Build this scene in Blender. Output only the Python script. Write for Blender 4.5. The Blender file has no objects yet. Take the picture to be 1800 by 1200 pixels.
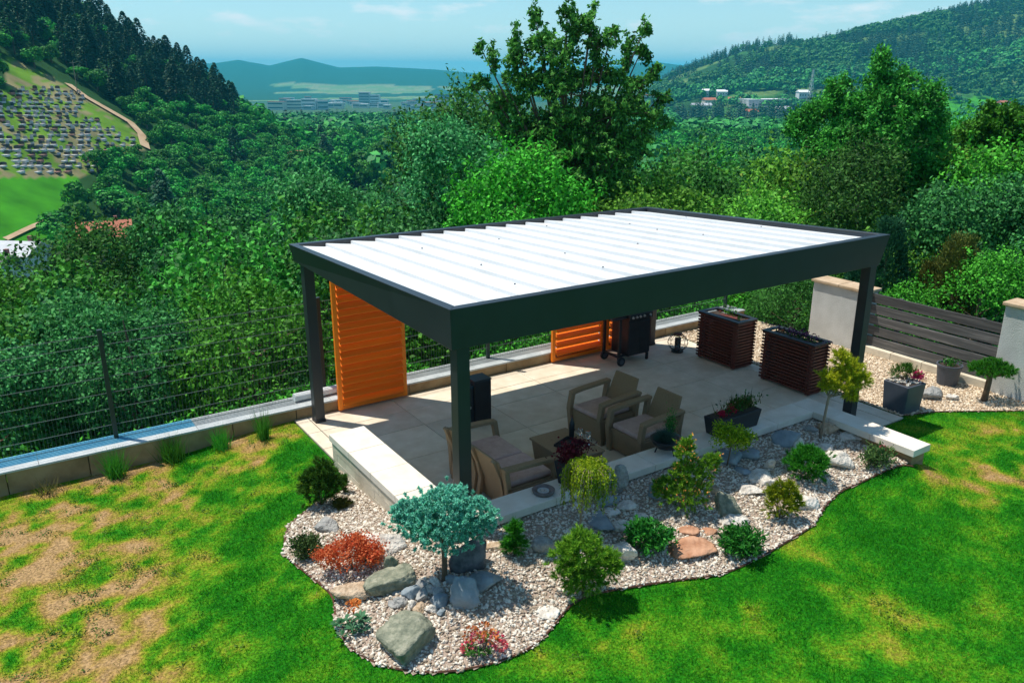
import bpy, bmesh, math, random
import numpy as np
from mathutils import Vector, Matrix
sc = bpy.context.scene
COL = sc.collection
rng = np.random.default_rng(7)
random.seed(7)
R = math.radians

# ------------------------------------------------------------------ camera, sky, sun, exposure
CAM = np.array([-3.984, -7.045, 5.25])
FPX, HY = 1442.0, 130.0
PITCH = math.atan((600-HY)/FPX); CP, SP = math.cos(PITCH), math.sin(PITCH)
ANG = R(56.598)
G = np.array([math.cos(ANG), math.sin(ANG), 0]); RT = np.array([math.sin(ANG), -math.cos(ANG), 0]); UP = np.array([0, 0, 1.0])
cd = bpy.data.cameras.new('camera'); cam = bpy.data.objects.new('camera', cd); COL.objects.link(cam)
cam.location = CAM
fw = G*CP - UP*SP; upv = G*SP + UP*CP
cam.matrix_world = Matrix(((RT[0], upv[0], -fw[0], CAM[0]), (RT[1], upv[1], -fw[1], CAM[1]), (RT[2], upv[2], -fw[2], CAM[2]), (0, 0, 0, 1)))
cd.sensor_width = 36; cd.lens = 36*FPX/1800; cd.clip_start = .1; cd.clip_end = 30000
sc.camera = cam
SUN = Vector((-.24, .315, 1.0)).normalized()          # towards the sun
sl = bpy.data.lights.new('sun', 'SUN'); sl.energy = 3.6; sl.angle = R(.55); sl.color = (1, .95, .86)
so = bpy.data.objects.new('sun', sl); COL.objects.link(so)
so.rotation_euler = (-SUN).to_track_quat('-Z', 'Y').to_euler()
w = bpy.data.worlds.new('World'); sc.world = w; w.use_nodes = True
nt = w.node_tree; nt.nodes.clear()
def N(nt, t, **k):
    n = nt.nodes.new(t)
    for a, b in k.items(): setattr(n, a, b)
    return n
sky = N(nt, 'ShaderNodeTexSky', sky_type='NISHITA'); sky.sun_disc = False
sky.sun_elevation = math.asin(SUN.z); sky.sun_rotation = math.atan2(SUN.x, SUN.y)
sky.altitude = 300; sky.air_density = 1.0; sky.dust_density = .35; sky.ozone_density = 2.0
tint = N(nt, 'ShaderNodeMix', data_type='RGBA', blend_type='MULTIPLY'); tint.inputs[0].default_value = 1
tint.inputs[7].default_value = (.43, .60, .63, 1)
nt.links.new(sky.outputs[0], tint.inputs[6])
tc = N(nt, 'ShaderNodeTexCoord'); mp = N(nt, 'ShaderNodeMapping'); mp.inputs['Scale'].default_value = (1, 1, 3.6)
nt.links.new(tc.outputs['Generated'], mp.inputs[0])
cn = N(nt, 'ShaderNodeTexNoise'); cn.inputs['Scale'].default_value = 11; cn.inputs['Detail'].default_value = 6; cn.inputs['Roughness'].default_value = .55
nt.links.new(mp.outputs[0], cn.inputs['Vector'])
cr = N(nt, 'ShaderNodeValToRGB'); cr.color_ramp.elements[0].position = .56; cr.color_ramp.elements[1].position = .70
cr.color_ramp.elements[0].color = (0, 0, 0, 1); cr.color_ramp.elements[1].color = (.8, .8, .8, 1)
nt.links.new(cn.outputs[0], cr.inputs[0])
cm = N(nt, 'ShaderNodeMix', data_type='RGBA'); cm.inputs[7].default_value = (4.4, 4.6, 4.7, 1)
sx = N(nt, 'ShaderNodeSeparateXYZ'); nt.links.new(tc.outputs['Generated'], sx.inputs[0])
wm = N(nt, 'ShaderNodeMapRange'); wm.inputs['From Min'].default_value = 0.0; wm.inputs['From Max'].default_value = .11; wm.inputs['To Min'].default_value = .75; wm.inputs['To Max'].default_value = 0
nt.links.new(sx.outputs['Z'], wm.inputs[0]); hzm = N(nt, 'ShaderNodeMix', data_type='RGBA'); hzm.inputs[7].default_value = (3.8, 4.55, 4.65, 1)
nt.links.new(wm.outputs[0], hzm.inputs[0]); nt.links.new(tint.outputs[2], hzm.inputs[6])
nt.links.new(cr.outputs[0], cm.inputs[0]); nt.links.new(hzm.outputs[2], cm.inputs[6])
bg = N(nt, 'ShaderNodeBackground'); bg.inputs[1].default_value = .15
wo = N(nt, 'ShaderNodeOutputWorld'); nt.links.new(cm.outputs[2], bg.inputs[0]); nt.links.new(bg.outputs[0], wo.inputs[0])
sc.view_settings.view_transform = 'Standard'; sc.view_settings.look = 'None'
sc.view_settings.exposure = 0.62; sc.view_settings.gamma = 1.0; sc.view_settings.use_curve_mapping = False
sc.render.resolution_x = 1024; sc.render.resolution_y = 682

# ------------------------------------------------------------------ noise and terrain
_lat = np.random.default_rng(3).random((257, 257))
def vnoise(x, y):
    xi = np.floor(x).astype(int); yi = np.floor(y).astype(int); fx = x-xi; fy = y-yi
    fx = fx*fx*(3-2*fx); fy = fy*fy*(3-2*fy); a = xi % 256; b = yi % 256
    L = _lat
    return (L[a, b]*(1-fx)+L[a+1, b]*fx)*(1-fy)+(L[a, b+1]*(1-fx)+L[a+1, b+1]*fx)*fy
def fbm(x, y, s=1.0, o=4):
    t = 0; A = .5; x = np.asarray(x, float)*s; y = np.asarray(y, float)*s
    for i in range(o):
        t = t+A*vnoise(x+17.3*i, y+9.1*i); x = x*2.03; y = y*2.03; A *= .5
    return t/(1-.5**o)
def sm(t): t = np.clip(t, 0, 1); return t*t*(3-2*t)
def near_h(x, y):
    x = np.asarray(x, float); y = np.asarray(y, float)
    dx = np.maximum(np.maximum(-.3-x, x-6.1), 0); dy = np.abs(np.minimum(y+.1, 0))+np.maximum(y-.1, 0)
    d2 = dx*dx+dy*dy
    h = .31*np.exp(-d2/1.25)*sm((6.45-x)/.3)
    h = h+.17*np.exp(-((x-6.1)**2+(y+1.55)**2)/.30)
    h = h-.14*sm((-x-.3)/2.0)*sm((y-1.5)/3.0)
    inp = (x > -.26) & (x < 7.95) & (y > .12) & (y < 4.95)
    inp |= (x > 6.2) & (x < 7.95) & (y > -.36) & (y < 4.95)
    return np.where(inp, -.06, h-.012)
RH = np.array([[-.1, 0], [.12, 0], [.19, 62], [.264, 96], [.32, 110], [.335, 106], [.396, 126], [.46, 142], [.53, 160], [.6, 186], [.8, 215], [1.3, 160], [2.5, 0]])
MH = np.array([[-1.2, 60], [-.6, 110], [-.42, 130], [-.34, 148], [-.316, 166], [-.28, 132], [-.243, 178], [-.2, 120], [-.158, 126], [-.09, 108], [-.04, 84], [.02, 78], [.1, 110], [.158, 160], [.2, 130], [.3, 100], [.8, 100], [1.5, 0]])
def env_h(x, y):
    x = np.asarray(x, float); y = np.asarray(y, float)
    dx = np.maximum(np.maximum(-16-x, x-11.2), 0); dy = np.maximum(np.maximum(-14-y, y-5.75), 0)
    d = np.sqrt(dx*dx+dy*dy)
    X = x-CAM[0]; Y = y-CAM[1]
    u = X*RT[0]+Y*RT[1]; v = X*G[0]+Y*G[1]; rr = np.sqrt(u*u+v*v)
    vv = np.maximum(v, 1); a = np.clip(u/vv, -3, 3); a = np.where(v < 1, 3*np.sign(u), a)
    ins = np.minimum(np.minimum(x+16, 11.2-x), np.minimum(y+14, 5.75-y))
    h = -.16-28*(1-np.exp(-d/52.0))-.6*sm(ins/.5)
    h = h-34*sm((rr-300)/1200)-15*sm((rr-1500)/1500)
    left = .62*(-u)+.022*v-83-.42*np.maximum(v-335, 0)
    left = np.where(v < 0, left+v*.6, left); left = 80*np.tanh(left/80)
    left = left+3.0*(fbm(x, y, .02)-.5)*sm((rr-150)/60)
    k = 2.5; mx = np.maximum(h, left); far = mx+k*np.log(np.exp((h-mx)/k)+np.exp((left-mx)/k))
    h = np.where(rr > 60, far, h)
    amp = np.interp(a, RH[:, 0], RH[:, 1])*(v > 0)
    h = h+amp*(sm((v-800)/520)*.55+.45*np.clip((v-800)/520, 0, 1))*(1+.1*(fbm(x, y, .006)-.5))*(1-sm((v-1700)/900))
    amp = np.interp(a, MH[:, 0], MH[:, 1])*(v > 0)
    h = h+amp*(.35*np.clip((v-3200)/2300, 0, 1)+.65*sm((v-3700)/1800))*(1-.35*sm((v-5500)/2500))
    h = h+70*(v < 0)*sm((rr-900)/2000)
    return h
def hgt(x, y):
    x = np.asarray(x, float); y = np.asarray(y, float)
    g = (x > -15.9) & (x < 10.4) & (y > -13.9) & (y < 5.6)
    return np.where(g, near_h(x, y), env_h(x, y))
def ray(px, py):
    a, b = (px-900)/FPX, (600-py)/FPX
    return a*RT+(CP+b*SP)*G+(b*CP-SP)*UP
def bp(px, py, z=0.0):
    d = ray(px, py); return CAM+(z-CAM[2])/d[2]*d
def P(px, py, lo=3.0, hi=9000):
    """first ground point seen at this pixel of the 1800 px photograph"""
    d = ray(px, py)
    t = np.geomspace(lo, hi, 4000); q = CAM[None]+t[:, None]*d[None]
    f = q[:, 2]-hgt(q[:, 0], q[:, 1]); i = np.argmax(f < 0)
    if i == 0: return q[-1]
    t0, t1 = t[i-1], t[i]
    for _ in range(30):
        m = (t0+t1)/2; p = CAM+m*d
        if p[2] < hgt(p[0], p[1]): t1 = m
        else: t0 = m
    return CAM+t0*d
def pj(p):
    p = np.atleast_2d(np.asarray(p, float))-CAM; A, B, C = p@RT, p@G, p@UP
    c = B*CP-C*SP; b = B*SP+C*CP
    return np.stack([900+FPX*A/c, 600-FPX*b/c], 1), c
def zat(x, y, py):
    """height above x, y that projects on row py"""
    lo, hi = -60.0, 80.0
    for _ in range(50):
        m = (lo+hi)/2
        if pj((x, y, m))[0][0, 1] > py: lo = m
        else: hi = m
    return lo
def azi(px, v): return CAM+v*(G+(px-900)/1517.0*RT)
def inpoly(pts, poly):
    pts = np.atleast_2d(pts); poly = np.asarray(poly, float); ins = np.zeros(len(pts), bool)
    x, y = pts[:, 0], pts[:, 1]; j = len(poly)-1
    for i in range(len(poly)):
        xi, yi = poly[i]; xj, yj = poly[j]
        c = ((yi > y) != (yj > y)) & (x < (xj-xi)*(y-yi)/(yj-yi+1e-12)+xi); ins ^= c; j = i
    return ins

# ------------------------------------------------------------------ materials
def mat(name, c1, c2=None, scale=6, rough=.7, bump=0, bscale=None, metal=0, spec=.5, detail=5, mid=.5, stretch=None, island=0, c3=None):
    m = bpy.data.materials.new(name); m.use_nodes = True; n = m.node_tree; b = n.nodes['Principled BSDF']
    b.inputs['Roughness'].default_value = rough; b.inputs['Metallic'].default_value = metal
    b.inputs['Specular IOR Level'].default_value = spec
    b.inputs['Base Color'].default_value = (*c1, 1)
    g = N(n, 'ShaderNodeTexCoord'); mp = N(n, 'ShaderNodeMapping'); n.links.new(g.outputs['Object'], mp.inputs[0])
    if stretch: mp.inputs['Scale'].default_value = stretch
    if c2 or c3:
        t = N(n, 'ShaderNodeTexNoise'); t.inputs['Scale'].default_value = scale; t.inputs['Detail'].default_value = detail; t.inputs['Roughness'].default_value = .6
        n.links.new(mp.outputs[0], t.inputs['Vector'])
        r = N(n, 'ShaderNodeValToRGB'); e = r.color_ramp.elements
        e[0].position = mid-.16; e[1].position = mid+.16; e[0].color = (*c1, 1); e[1].color = (*(c2 or c1), 1)
        if c3: x = e.new(mid+.02); x.color = (*c3, 1)
        f = t.outputs[0]
        if island:
            gi = N(n, 'ShaderNodeNewGeometry'); mx = N(n, 'ShaderNodeMix'); mx.inputs[0].default_value = island
            n.links.new(t.outputs[0], mx.inputs[2]); n.links.new(gi.outputs['Random Per Island'], mx.inputs[3]); f = mx.outputs[0]
        n.links.new(f, r.inputs[0]); n.links.new(r.outputs[0], b.inputs['Base Color'])
    if bump:
        t2 = N(n, 'ShaderNodeTexNoise'); t2.inputs['Scale'].default_value = bscale or scale*3; t2.inputs['Detail'].default_value = 6
        n.links.new(mp.outputs[0], t2.inputs['Vector'])
        bm = N(n, 'ShaderNodeBump'); bm.inputs['Strength'].default_value = bump; bm.inputs['Distance'].default_value = .02
        n.links.new(t2.outputs[0], bm.inputs['Height']); n.links.new(bm.outputs[0], b.inputs['Normal'])
    return m
def leafmat(name, dark, light, tipc=None, tipamt=0, trans=.35, rough=.6, nscale=1.2, spec=.15, world=False):
    m = bpy.data.materials.new(name); m.use_nodes = True; n = m.node_tree; b = n.nodes['Principled BSDF']
    b.inputs['Roughness'].default_value = rough; b.inputs['Specular IOR Level'].default_value = spec
    gi = N(n, 'ShaderNodeNewGeometry'); tx = N(n, 'ShaderNodeTexNoise'); tx.inputs['Scale'].default_value = nscale; tx.inputs['Detail'].default_value = 3
    oc = N(n, 'ShaderNodeTexCoord'); n.links.new(gi.outputs['Position'] if world else oc.outputs['Object'], tx.inputs['Vector'])
    mx = N(n, 'ShaderNodeMix'); mx.inputs[0].default_value = .5
    n.links.new(tx.outputs[0], mx.inputs[2]); n.links.new(gi.outputs['Random Per Island'], mx.inputs[3])
    r = N(n, 'ShaderNodeValToRGB'); e = r.color_ramp.elements
    e[0].position = .25; e[1].position = .72; e[0].color = (*dark, 1); e[1].color = (*light, 1)
    if tipc:
        x = e.new(.99-tipamt); x.color = (*light, 1); e[1].position = .6
        y = e.new(min(1.0, .99-tipamt+.06)); y.color = (*tipc, 1)
    n.links.new(mx.outputs[0], r.inputs[0])
    oi = N(n, 'ShaderNodeObjectInfo'); hs = N(n, 'ShaderNodeHueSaturation')
    mr = N(n, 'ShaderNodeMapRange'); mr.inputs['To Min'].default_value = .65; mr.inputs['To Max'].default_value = 1.25
    n.links.new(oi.outputs['Random'], mr.inputs[0]); n.links.new(mr.outputs[0], hs.inputs['Value'])
    mh = N(n, 'ShaderNodeMapRange'); mh.inputs['To Min'].default_value = .485; mh.inputs['To Max'].default_value = .51
    n.links.new(oi.outputs['Random'], mh.inputs[0]); n.links.new(mh.outputs[0], hs.inputs['Hue'])
    n.links.new(r.outputs[0], hs.inputs['Color']); n.links.new(hs.outputs[0], b.inputs['Base Color'])
    if trans > 0:
        tr = N(n, 'ShaderNodeBsdfTranslucent'); n.links.new(hs.outputs[0], tr.inputs[0])
        ms = N(n, 'ShaderNodeMixShader'); ms.inputs[0].default_value = trans
        out = n.nodes['Material Output']
        n.links.new(b.outputs[0], ms.inputs[1]); n.links.new(tr.outputs[0], ms.inputs[2]); n.links.new(ms.outputs[0], out.inputs[0])
    return m
M = {}
M['anth'] = mat('anthracite_paint', (.020, .025, .030), (.025, .031, .037), scale=3, rough=.38, spec=.5, bump=.03, bscale=60)
M['louver'] = mat('white_louver', (.70, .71, .71), (.62, .64, .635), scale=1.6, rough=.5, mid=.62)
M['orange'] = mat('orange_cedar', (.93, .20, .004), (1.0, .27, .008), scale=7, rough=.5, bump=.1, bscale=40, stretch=(.25, 1, 4))
def varied(m, lo, hi):
    n = m.node_tree; b = n.nodes['Principled BSDF']; l = b.inputs['Base Color'].links[0]; oi = N(n, 'ShaderNodeObjectInfo'); mr = N(n, 'ShaderNodeMapRange'); mr.inputs['To Min'].default_value = lo; mr.inputs['To Max'].default_value = hi
    hs = N(n, 'ShaderNodeHueSaturation'); n.links.new(oi.outputs['Random'], mr.inputs[0]); n.links.new(mr.outputs[0], hs.inputs['Value']); src = l.from_socket; n.links.new(src, hs.inputs['Color']); n.links.new(hs.outputs[0], b.inputs['Base Color'])
varied(M['orange'], .88, 1.12)
M['darkwood'] = mat('dark_red_wood', (.085, .015, .010), (.17, .038, .022), scale=8, rough=.6, bump=.15, bscale=40, stretch=(1, .3, 3))
M['black'] = mat('black_metal', (.010, .010, .013), (.018, .018, .022), scale=5, rough=.42)
M['blackplastic'] = mat('black_plastic', (.016, .018, .024), (.024, .027, .034), scale=5, rough=.5)
M['greyplastic'] = mat('grey_plastic', (.055, .065, .085), (.075, .085, .105), scale=5, rough=.55, bump=.08)
M['rattan'] = mat('taupe_rattan', (.26, .170, .088), (.36, .24, .13), scale=60, rough=.6, bump=.5, bscale=90, stretch=(1, 1, 2))
M['cushion'] = mat('pinkish_cushion', (.50, .33, .28), (.60, .42, .36), scale=12, rough=.9, bump=.2, bscale=150)
M['slab'] = mat('travertine_slab', (.64, .53, .39), (.77, .67, .53), scale=3.2, rough=.75, bump=.08, bscale=20, c3=(.70, .60, .46))
M['cap'] = mat('cast_stone_cap', (.68, .60, .49), (.78, .71, .61), scale=4, rough=.75, bump=.06, bscale=40)
M['block'] = mat('sand_block', (.58, .50, .37), (.70, .62, .48), scale=5, rough=.85, bump=.25, bscale=30)
varied(M['slab'], .90, 1.04)
M['kerb'] = mat('sand_kerb_stone', (.25, .16, .075), (.44, .31, .16), scale=2.5, rough=.85, bump=.2, bscale=20)
varied(M['block'], .86, 1.06); varied(M['kerb'], .8, 1.12); varied(M['cap'], .93, 1.03)
M['coping'] = mat('grey_coping', (.42, .44, .43), (.54, .56, .54), scale=4, rough=.6, bump=.05)
M['tin'] = mat('sky_reflecting_sheet', (.13, .40, .54), (.20, .48, .60), scale=3, rough=.38, metal=.2)  # blue of the reflected sky is painted into the sheet colour
M['wire'] = mat('green_wire', (.012, .03, .022), rough=.5)
M['wiregrey'] = mat('dusty_wire', (.11, .14, .13), rough=.5)
M['plaster'] = mat('grey_plaster', (.46, .46, .43), (.56, .56, .53), scale=2.5, rough=.9, bump=.5, bscale=55)
M['capstone'] = mat('tan_cap_stone', (.42, .29, .17), (.56, .42, .28), scale=5, rough=.85, bump=.2)
M['greywood'] = mat('weathered_board', (.052, .050, .048), (.15, .14, .13), scale=5, rough=.85, bump=.3, bscale=30, stretch=(1, .18, 3), c3=(.08, .077, .074))
varied(M['greywood'], .75, 1.3)
M['soil'] = mat('dark_soil', (.03, .02, .013), (.06, .04, .028), scale=20, rough=1)
M['bark'] = mat('brown_bark', (.10, .065, .04), (.18, .125, .08), scale=18, rough=.9, bump=.6, stretch=(1, 1, .3))
M['barkpale'] = mat('pale_bark', (.22, .16, .11), (.32, .25, .18), scale=18, rough=.9, bump=.4, stretch=(1, 1, .3))
M['rust'] = mat('rusty_steel', (.06, .018, .01), (.12, .04, .02), scale=12, rough=.8)
M['metal'] = mat('bright_metal', (.55, .56, .58), rough=.3, metal=.9)
M['whiteplastic'] = mat('pale_pipe', (.62, .64, .62), (.7, .72, .7), scale=5, rough=.5)
M['gl'] = mat('clear_glass', (.85, .9, .9), rough=.05); M['gl'].node_tree.nodes['Principled BSDF'].inputs['Transmission Weight'].default_value = .95
ROCK = {
 'grey': mat('grey_stone', (.26, .26, .24), (.44, .43, .39), scale=12, rough=.9, bump=1.8, bscale=28, c3=(.34, .33, .31)),
 'white': mat('white_limestone', (.46, .41, .34), (.78, .73, .64), scale=11, rough=.9, bump=1.8, bscale=24, c3=(.68, .62, .54)),
 'tan': mat('tan_sandstone', (.34, .23, .13), (.62, .48, .33), scale=12, rough=.9, bump=1.7, bscale=28, c3=(.50, .37, .25)),
 'dark': mat('dark_slate', (.05, .058, .065), (.17, .18, .19), scale=7, rough=.8, bump=.8, bscale=24),
 'blue': mat('blue_grey_slate', (.16, .20, .22), (.30, .34, .36), scale=5, rough=.75, bump=.4, bscale=28),
 'green': mat('green_grey_schist', (.13, .145, .10), (.34, .33, .24), scale=12, rough=.9, bump=1.9, bscale=18, c3=(.23, .235, .165)),
 'lava': mat('orange_lava', (.34, .15, .075), (.56, .31, .19), scale=6, rough=.9, bump=.9, bscale=20),
 'pebble': mat('pebble_mix', (.36, .28, .20), (.74, .67, .56), scale=9, rough=.9, island=.85, c3=(.56, .48, .39)),
}
M['pebble2'] = mat('tan_pebbles', (.36, .25, .15), (.78, .66, .50), scale=9, rough=.8, island=.85, c3=(.62, .49, .34))
M['bedbase'] = mat('gravel_floor', (.28, .20, .15), (.42, .33, .26), scale=40, rough=1)
LF = {
 'a': leafmat('leaf_green', (.010, .075, .012), (.12, .50, .06), trans=.26, nscale=2.2),
 'b': leafmat('leaf_vivid', (.012, .10, .010), (.12, .55, .04), trans=.24, nscale=2.2),
 'c': leafmat('leaf_hornbeam', (.016, .09, .012), (.19, .50, .05), tipc=(.42, .18, .05), tipamt=.22, trans=.3),
 'd': leafmat('leaf_dark', (.010, .055, .014), (.10, .36, .06), trans=.35),
 'e': leafmat('leaf_bluegreen', (.008, .07, .028), (.11, .46, .12), trans=.25, nscale=2.2),
 'f': leafmat('leaf_cherry', (.012, .065, .014), (.17, .52, .08), trans=.32),
 'thuja': leafmat('thuja_green', (.012, .07, .03), (.04, .17, .07), trans=.2),
 'brown': leafmat('cypress_brown', (.04, .07, .012), (.17, .19, .035), trans=.2),
 'spruce': leafmat('blue_spruce_needles', (.02, .14, .09), (.30, .82, .58), trans=.2, nscale=5),
 'larch': leafmat('larch_yellow', (.08, .20, .008), (.42, .55, .02), trans=.35, nscale=4),
 'pine': leafmat('pine_green', (.03, .13, .010), (.26, .46, .03), trans=.2, nscale=6),
 'pined': leafmat('pine_dark', (.015, .09, .012), (.10, .27, .025), trans=.2, nscale=6),
 'piney': leafmat('pine_yellow', (.14, .22, .010), (.66, .66, .03), trans=.3, nscale=6),
 'ball': leafmat('ball_pine', (.015, .13, .012), (.07, .36, .02), trans=.2, nscale=6),
 'gold': leafmat('gold_conifer', (.10, .18, .012), (.46, .50, .02), trans=.25, nscale=6),
 'peren': leafmat('perennial_leaf', (.015, .09, .015), (.06, .27, .03), trans=.25, rough=.35, nscale=5),
 'bay': leafmat('boxwood_leaf', (.04, .10, .03), (.13, .24, .06), trans=.25, nscale=5),
 'rhodo': leafmat('rhododendron_leaf', (.03, .13, .06), (.12, .32, .17), trans=.15, rough=.3, nscale=5),
 'barb': leafmat('barberry_orange', (.60, .09, .02), (1.0, .36, .12), trans=.4, nscale=6),
 'orangefl': leafmat('orange_bloom', (.65, .15, .03), (.9, .42, .12), trans=.3, nscale=8),
 'pinkfl': leafmat('pink_bloom', (.7, .05, .10), (.9, .22, .25), trans=.3, nscale=8),
 'magenta': leafmat('magenta_bloom', (.75, .02, .12), (.9, .08, .25), trans=.3, nscale=8),
 'redleaf': leafmat('dark_red_leaf', (.07, .008, .015), (.22, .025, .035), trans=.3, nscale=8),
 'purple': leafmat('purple_bloom', (.10, .02, .09), (.28, .10, .22), trans=.3, nscale=8),
 'redfl': leafmat('red_bloom', (.40, .005, .015), (.65, .02, .05), trans=.3, nscale=8),
 'tuft': leafmat('tuft_blade', (.03, .20, .02), (.12, .46, .04), trans=.35, nscale=5),
 'straw': leafmat('straw_blade', (.18, .17, .06), (.34, .30, .10), trans=.3, nscale=5),
 'weeds': leafmat('weed_blade', (.03, .12, .015), (.14, .32, .03), trans=.3, nscale=1.5),
 'hillleaf': leafmat('hill_leaf', (.008, .10, .014), (.07, .42, .045), trans=.18, nscale=.25),
 'hillcon': leafmat('hill_conifer', (.006, .038, .020), (.030, .12, .050), trans=.1, nscale=.25),
 'fareaf': leafmat('far_leaf', (.008, .085, .025), (.07, .32, .055), trans=.0, nscale=.02, world=True),
 'farcon': leafmat('far_conifer', (.008, .040, .020), (.02, .085, .034), trans=.0, nscale=.012, world=True),
}

# ------------------------------------------------------------------ mesh helpers
KIDS = {}
def mk(name, V, F, m, parent=None, smooth=False, bevel=0, attr=None, loc=None):
    me = bpy.data.meshes.new(name)
    if isinstance(F, np.ndarray):
        V = np.asarray(V, np.float32); k = F.shape[1]
        me.vertices.add(len(V)); me.vertices.foreach_set('co', V.ravel())
        me.loops.add(F.size); me.loops.foreach_set('vertex_index', F.ravel().astype(np.int32))
        me.polygons.add(len(F)); me.polygons.foreach_set('loop_start', np.arange(0, F.size, k, dtype=np.int32))
        me.update(calc_edges=True)
    else:
        me.from_pydata([tuple(map(float, v)) for v in V], [], F); me.update()
    if attr is not None:
        at = me.attributes.new('dry', 'FLOAT', 'POINT'); at.data.foreach_set('value', np.asarray(attr, np.float32))
    me.materials.append(m)
    if smooth: me.polygons.foreach_set('use_smooth', np.ones(len(me.polygons), bool))
    o = bpy.data.objects.new(name, me); COL.objects.link(o)
    if parent is not None: o.parent = parent; KIDS.setdefault(parent.name, []).append(o)
    if loc is not None: o.location = loc
    if bevel:
        b = o.modifiers.new('bevel', 'BEVEL'); b.width = bevel; b.segments = 2; b.limit_method = 'ANGLE'; b.angle_limit = R(35)
    return o
def tag(o, label=None, cat=None, group=None, kind=None):
    if label: o['label'] = label
    if cat: o['category'] = cat
    if group: o['group'] = group
    if kind: o['kind'] = kind
    return o
def thing(name, label, cat, loc=(0, 0, 0), rz=0, group=None):
    o = bpy.data.objects.new(name, None); COL.objects.link(o); o.empty_display_size = .1
    o.location = tuple(map(float, loc)); o.rotation_euler = (0, 0, rz)
    return tag(o, label, cat, group)
def dup(root, loc=None, rz=None, label=None, scale=None):
    r = root.copy(); COL.objects.link(r)
    if loc is not None: r.location = tuple(map(float, loc))
    if rz is not None: r.rotation_euler = (0, 0, rz)
    if scale is not None: r.scale = scale
    if label: r['label'] = label
    for ch in KIDS.get(root.name, []):
        c = ch.copy(); COL.objects.link(c); c.parent = r; KIDS.setdefault(r.name, []).append(c)
        for g in KIDS.get(ch.name, []):
            e = g.copy(); COL.objects.link(e); e.parent = c
    return r
class MB:
    def __init__(s): s.v = []; s.f = []
    def add(s, V, F, T=None):
        n = len(s.v)
        if T is not None: V = [tuple(T @ Vector(p)) for p in V]
        s.v += [tuple(map(float, p)) for p in V]; s.f += [tuple(i+n for i in f) for f in F]; return s
    def box(s, x0, y0, z0, x1, y1, z1, T=None):
        V = [(x0, y0, z0), (x1, y0, z0), (x1, y1, z0), (x0, y1, z0), (x0, y0, z1), (x1, y0, z1), (x1, y1, z1), (x0, y1, z1)]
        return s.add(V, [(0, 3, 2, 1), (4, 5, 6, 7), (0, 1, 5, 4), (1, 2, 6, 5), (2, 3, 7, 6), (3, 0, 4, 7)], T)
    def hexa(s, b, t):
        return s.add(list(b)+list(t), [(0, 3, 2, 1), (4, 5, 6, 7), (0, 1, 5, 4), (1, 2, 6, 5), (2, 3, 7, 6), (3, 0, 4, 7)])
    def prism(s, poly, d0, d1, axis='y', T=None):
        def mp(a, b, d): return {'y': (a, d, b), 'x': (d, a, b), 'z': (a, b, d)}[axis]
        n = len(poly); V = [mp(a, b, d0) for a, b in poly]+[mp(a, b, d1) for a, b in poly]
        F = [tuple(range(n)), tuple(range(2*n-1, n-1, -1))]+[(i, n+i, n+(i+1) % n, (i+1) % n) for i in range(n)]
        return s.add(V, F, T)
    def tube(s, pts, r, n=6, T=None):
        pts = [Vector(p) for p in pts]; rs = r if isinstance(r, (list, tuple)) else [r]*len(pts); V = []; F = []
        for i, p in enumerate(pts):
            d = (pts[min(i+1, len(pts)-1)]-pts[max(i-1, 0)]).normalized(); u = d.orthogonal().normalized()
            if abs(d.z) < .9: u = d.cross(Vector((0, 0, 1))).normalized()
            elif i: u = Vector((1, 0, 0)).cross(d).normalized()
            else: u = Vector((1, 0, 0)).cross(d).normalized()
            w_ = d.cross(u)
            for k in range(n):
                a = 2*math.pi*k/n; V.append(p+rs[i]*(math.cos(a)*u+math.sin(a)*w_))
        for i in range(len(pts)-1):
            for k in range(n): F.append((i*n+k, i*n+(k+1) % n, (i+1)*n+(k+1) % n, (i+1)*n+k))
        F.append(tuple(reversed(range(n)))); F.append(tuple((len(pts)-1)*n+k for k in range(n)))
        return s.add(V, F, T)
    def lathe(s, prof, n=20, T=None, closed=False):
        V = []; F = []
        for r_, z in prof:
            for k in range(n): a = 2*math.pi*k/n; V.append((r_*math.cos(a), r_*math.sin(a), z))
        m = len(prof)
        for i in range(m-1):
            for k in range(n): F.append((i*n+k, i*n+(k+1) % n, (i+1)*n+(k+1) % n, (i+1)*n+k))
        if not closed: F.append(tuple(reversed(range(n)))); F.append(tuple((m-1)*n+k for k in range(n)))
        return s.add(V, F, T)
    def build(s, name, m, parent=None, **k): return mk(name, s.v, s.f, m, parent, **k)
def rot_to(d):
    return Vector(d).to_track_quat('Z', 'Y').to_matrix().to_4x4()
def unit(v): return v/np.maximum(np.linalg.norm(v, axis=-1, keepdims=True), 1e-9)
def leaves(C, D, L, W, rg, fold=.25, nrm=None):
    """one folded diamond leaf per centre C along direction D"""
    n = len(C); D = unit(D); L = np.broadcast_to(L, (n,))[:, None]; W = np.broadcast_to(W, (n,))[:, None]
    if nrm is None: nrm = rg.normal(size=(n, 3))
    S = unit(np.cross(D, nrm)); Nn = np.cross(S, D)
    a = C-D*L*.5; b = C+S*W*.5+Nn*L*fold*.3; c = C+D*L*.5; d = C-S*W*.5+Nn*L*fold*.3
    V = np.stack([a, b, c, d], 1).reshape(-1, 3); F = np.arange(4*n).reshape(n, 4)
    return V, F
def blades(B, D, L, W, rg):
    n = len(B); D = unit(D); L = np.broadcast_to(L, (n,))[:, None]; W = np.broadcast_to(W, (n,))[:, None]
    S = unit(np.cross(D, rg.normal(size=(n, 3))))
    V = np.stack([B-S*W*.5, B+S*W*.5, B+D*L], 1).reshape(-1, 3); F = np.arange(3*n).reshape(n, 3)
    return V, F
def sph(n, rg): return unit(rg.normal(size=(n, 3)))
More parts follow.
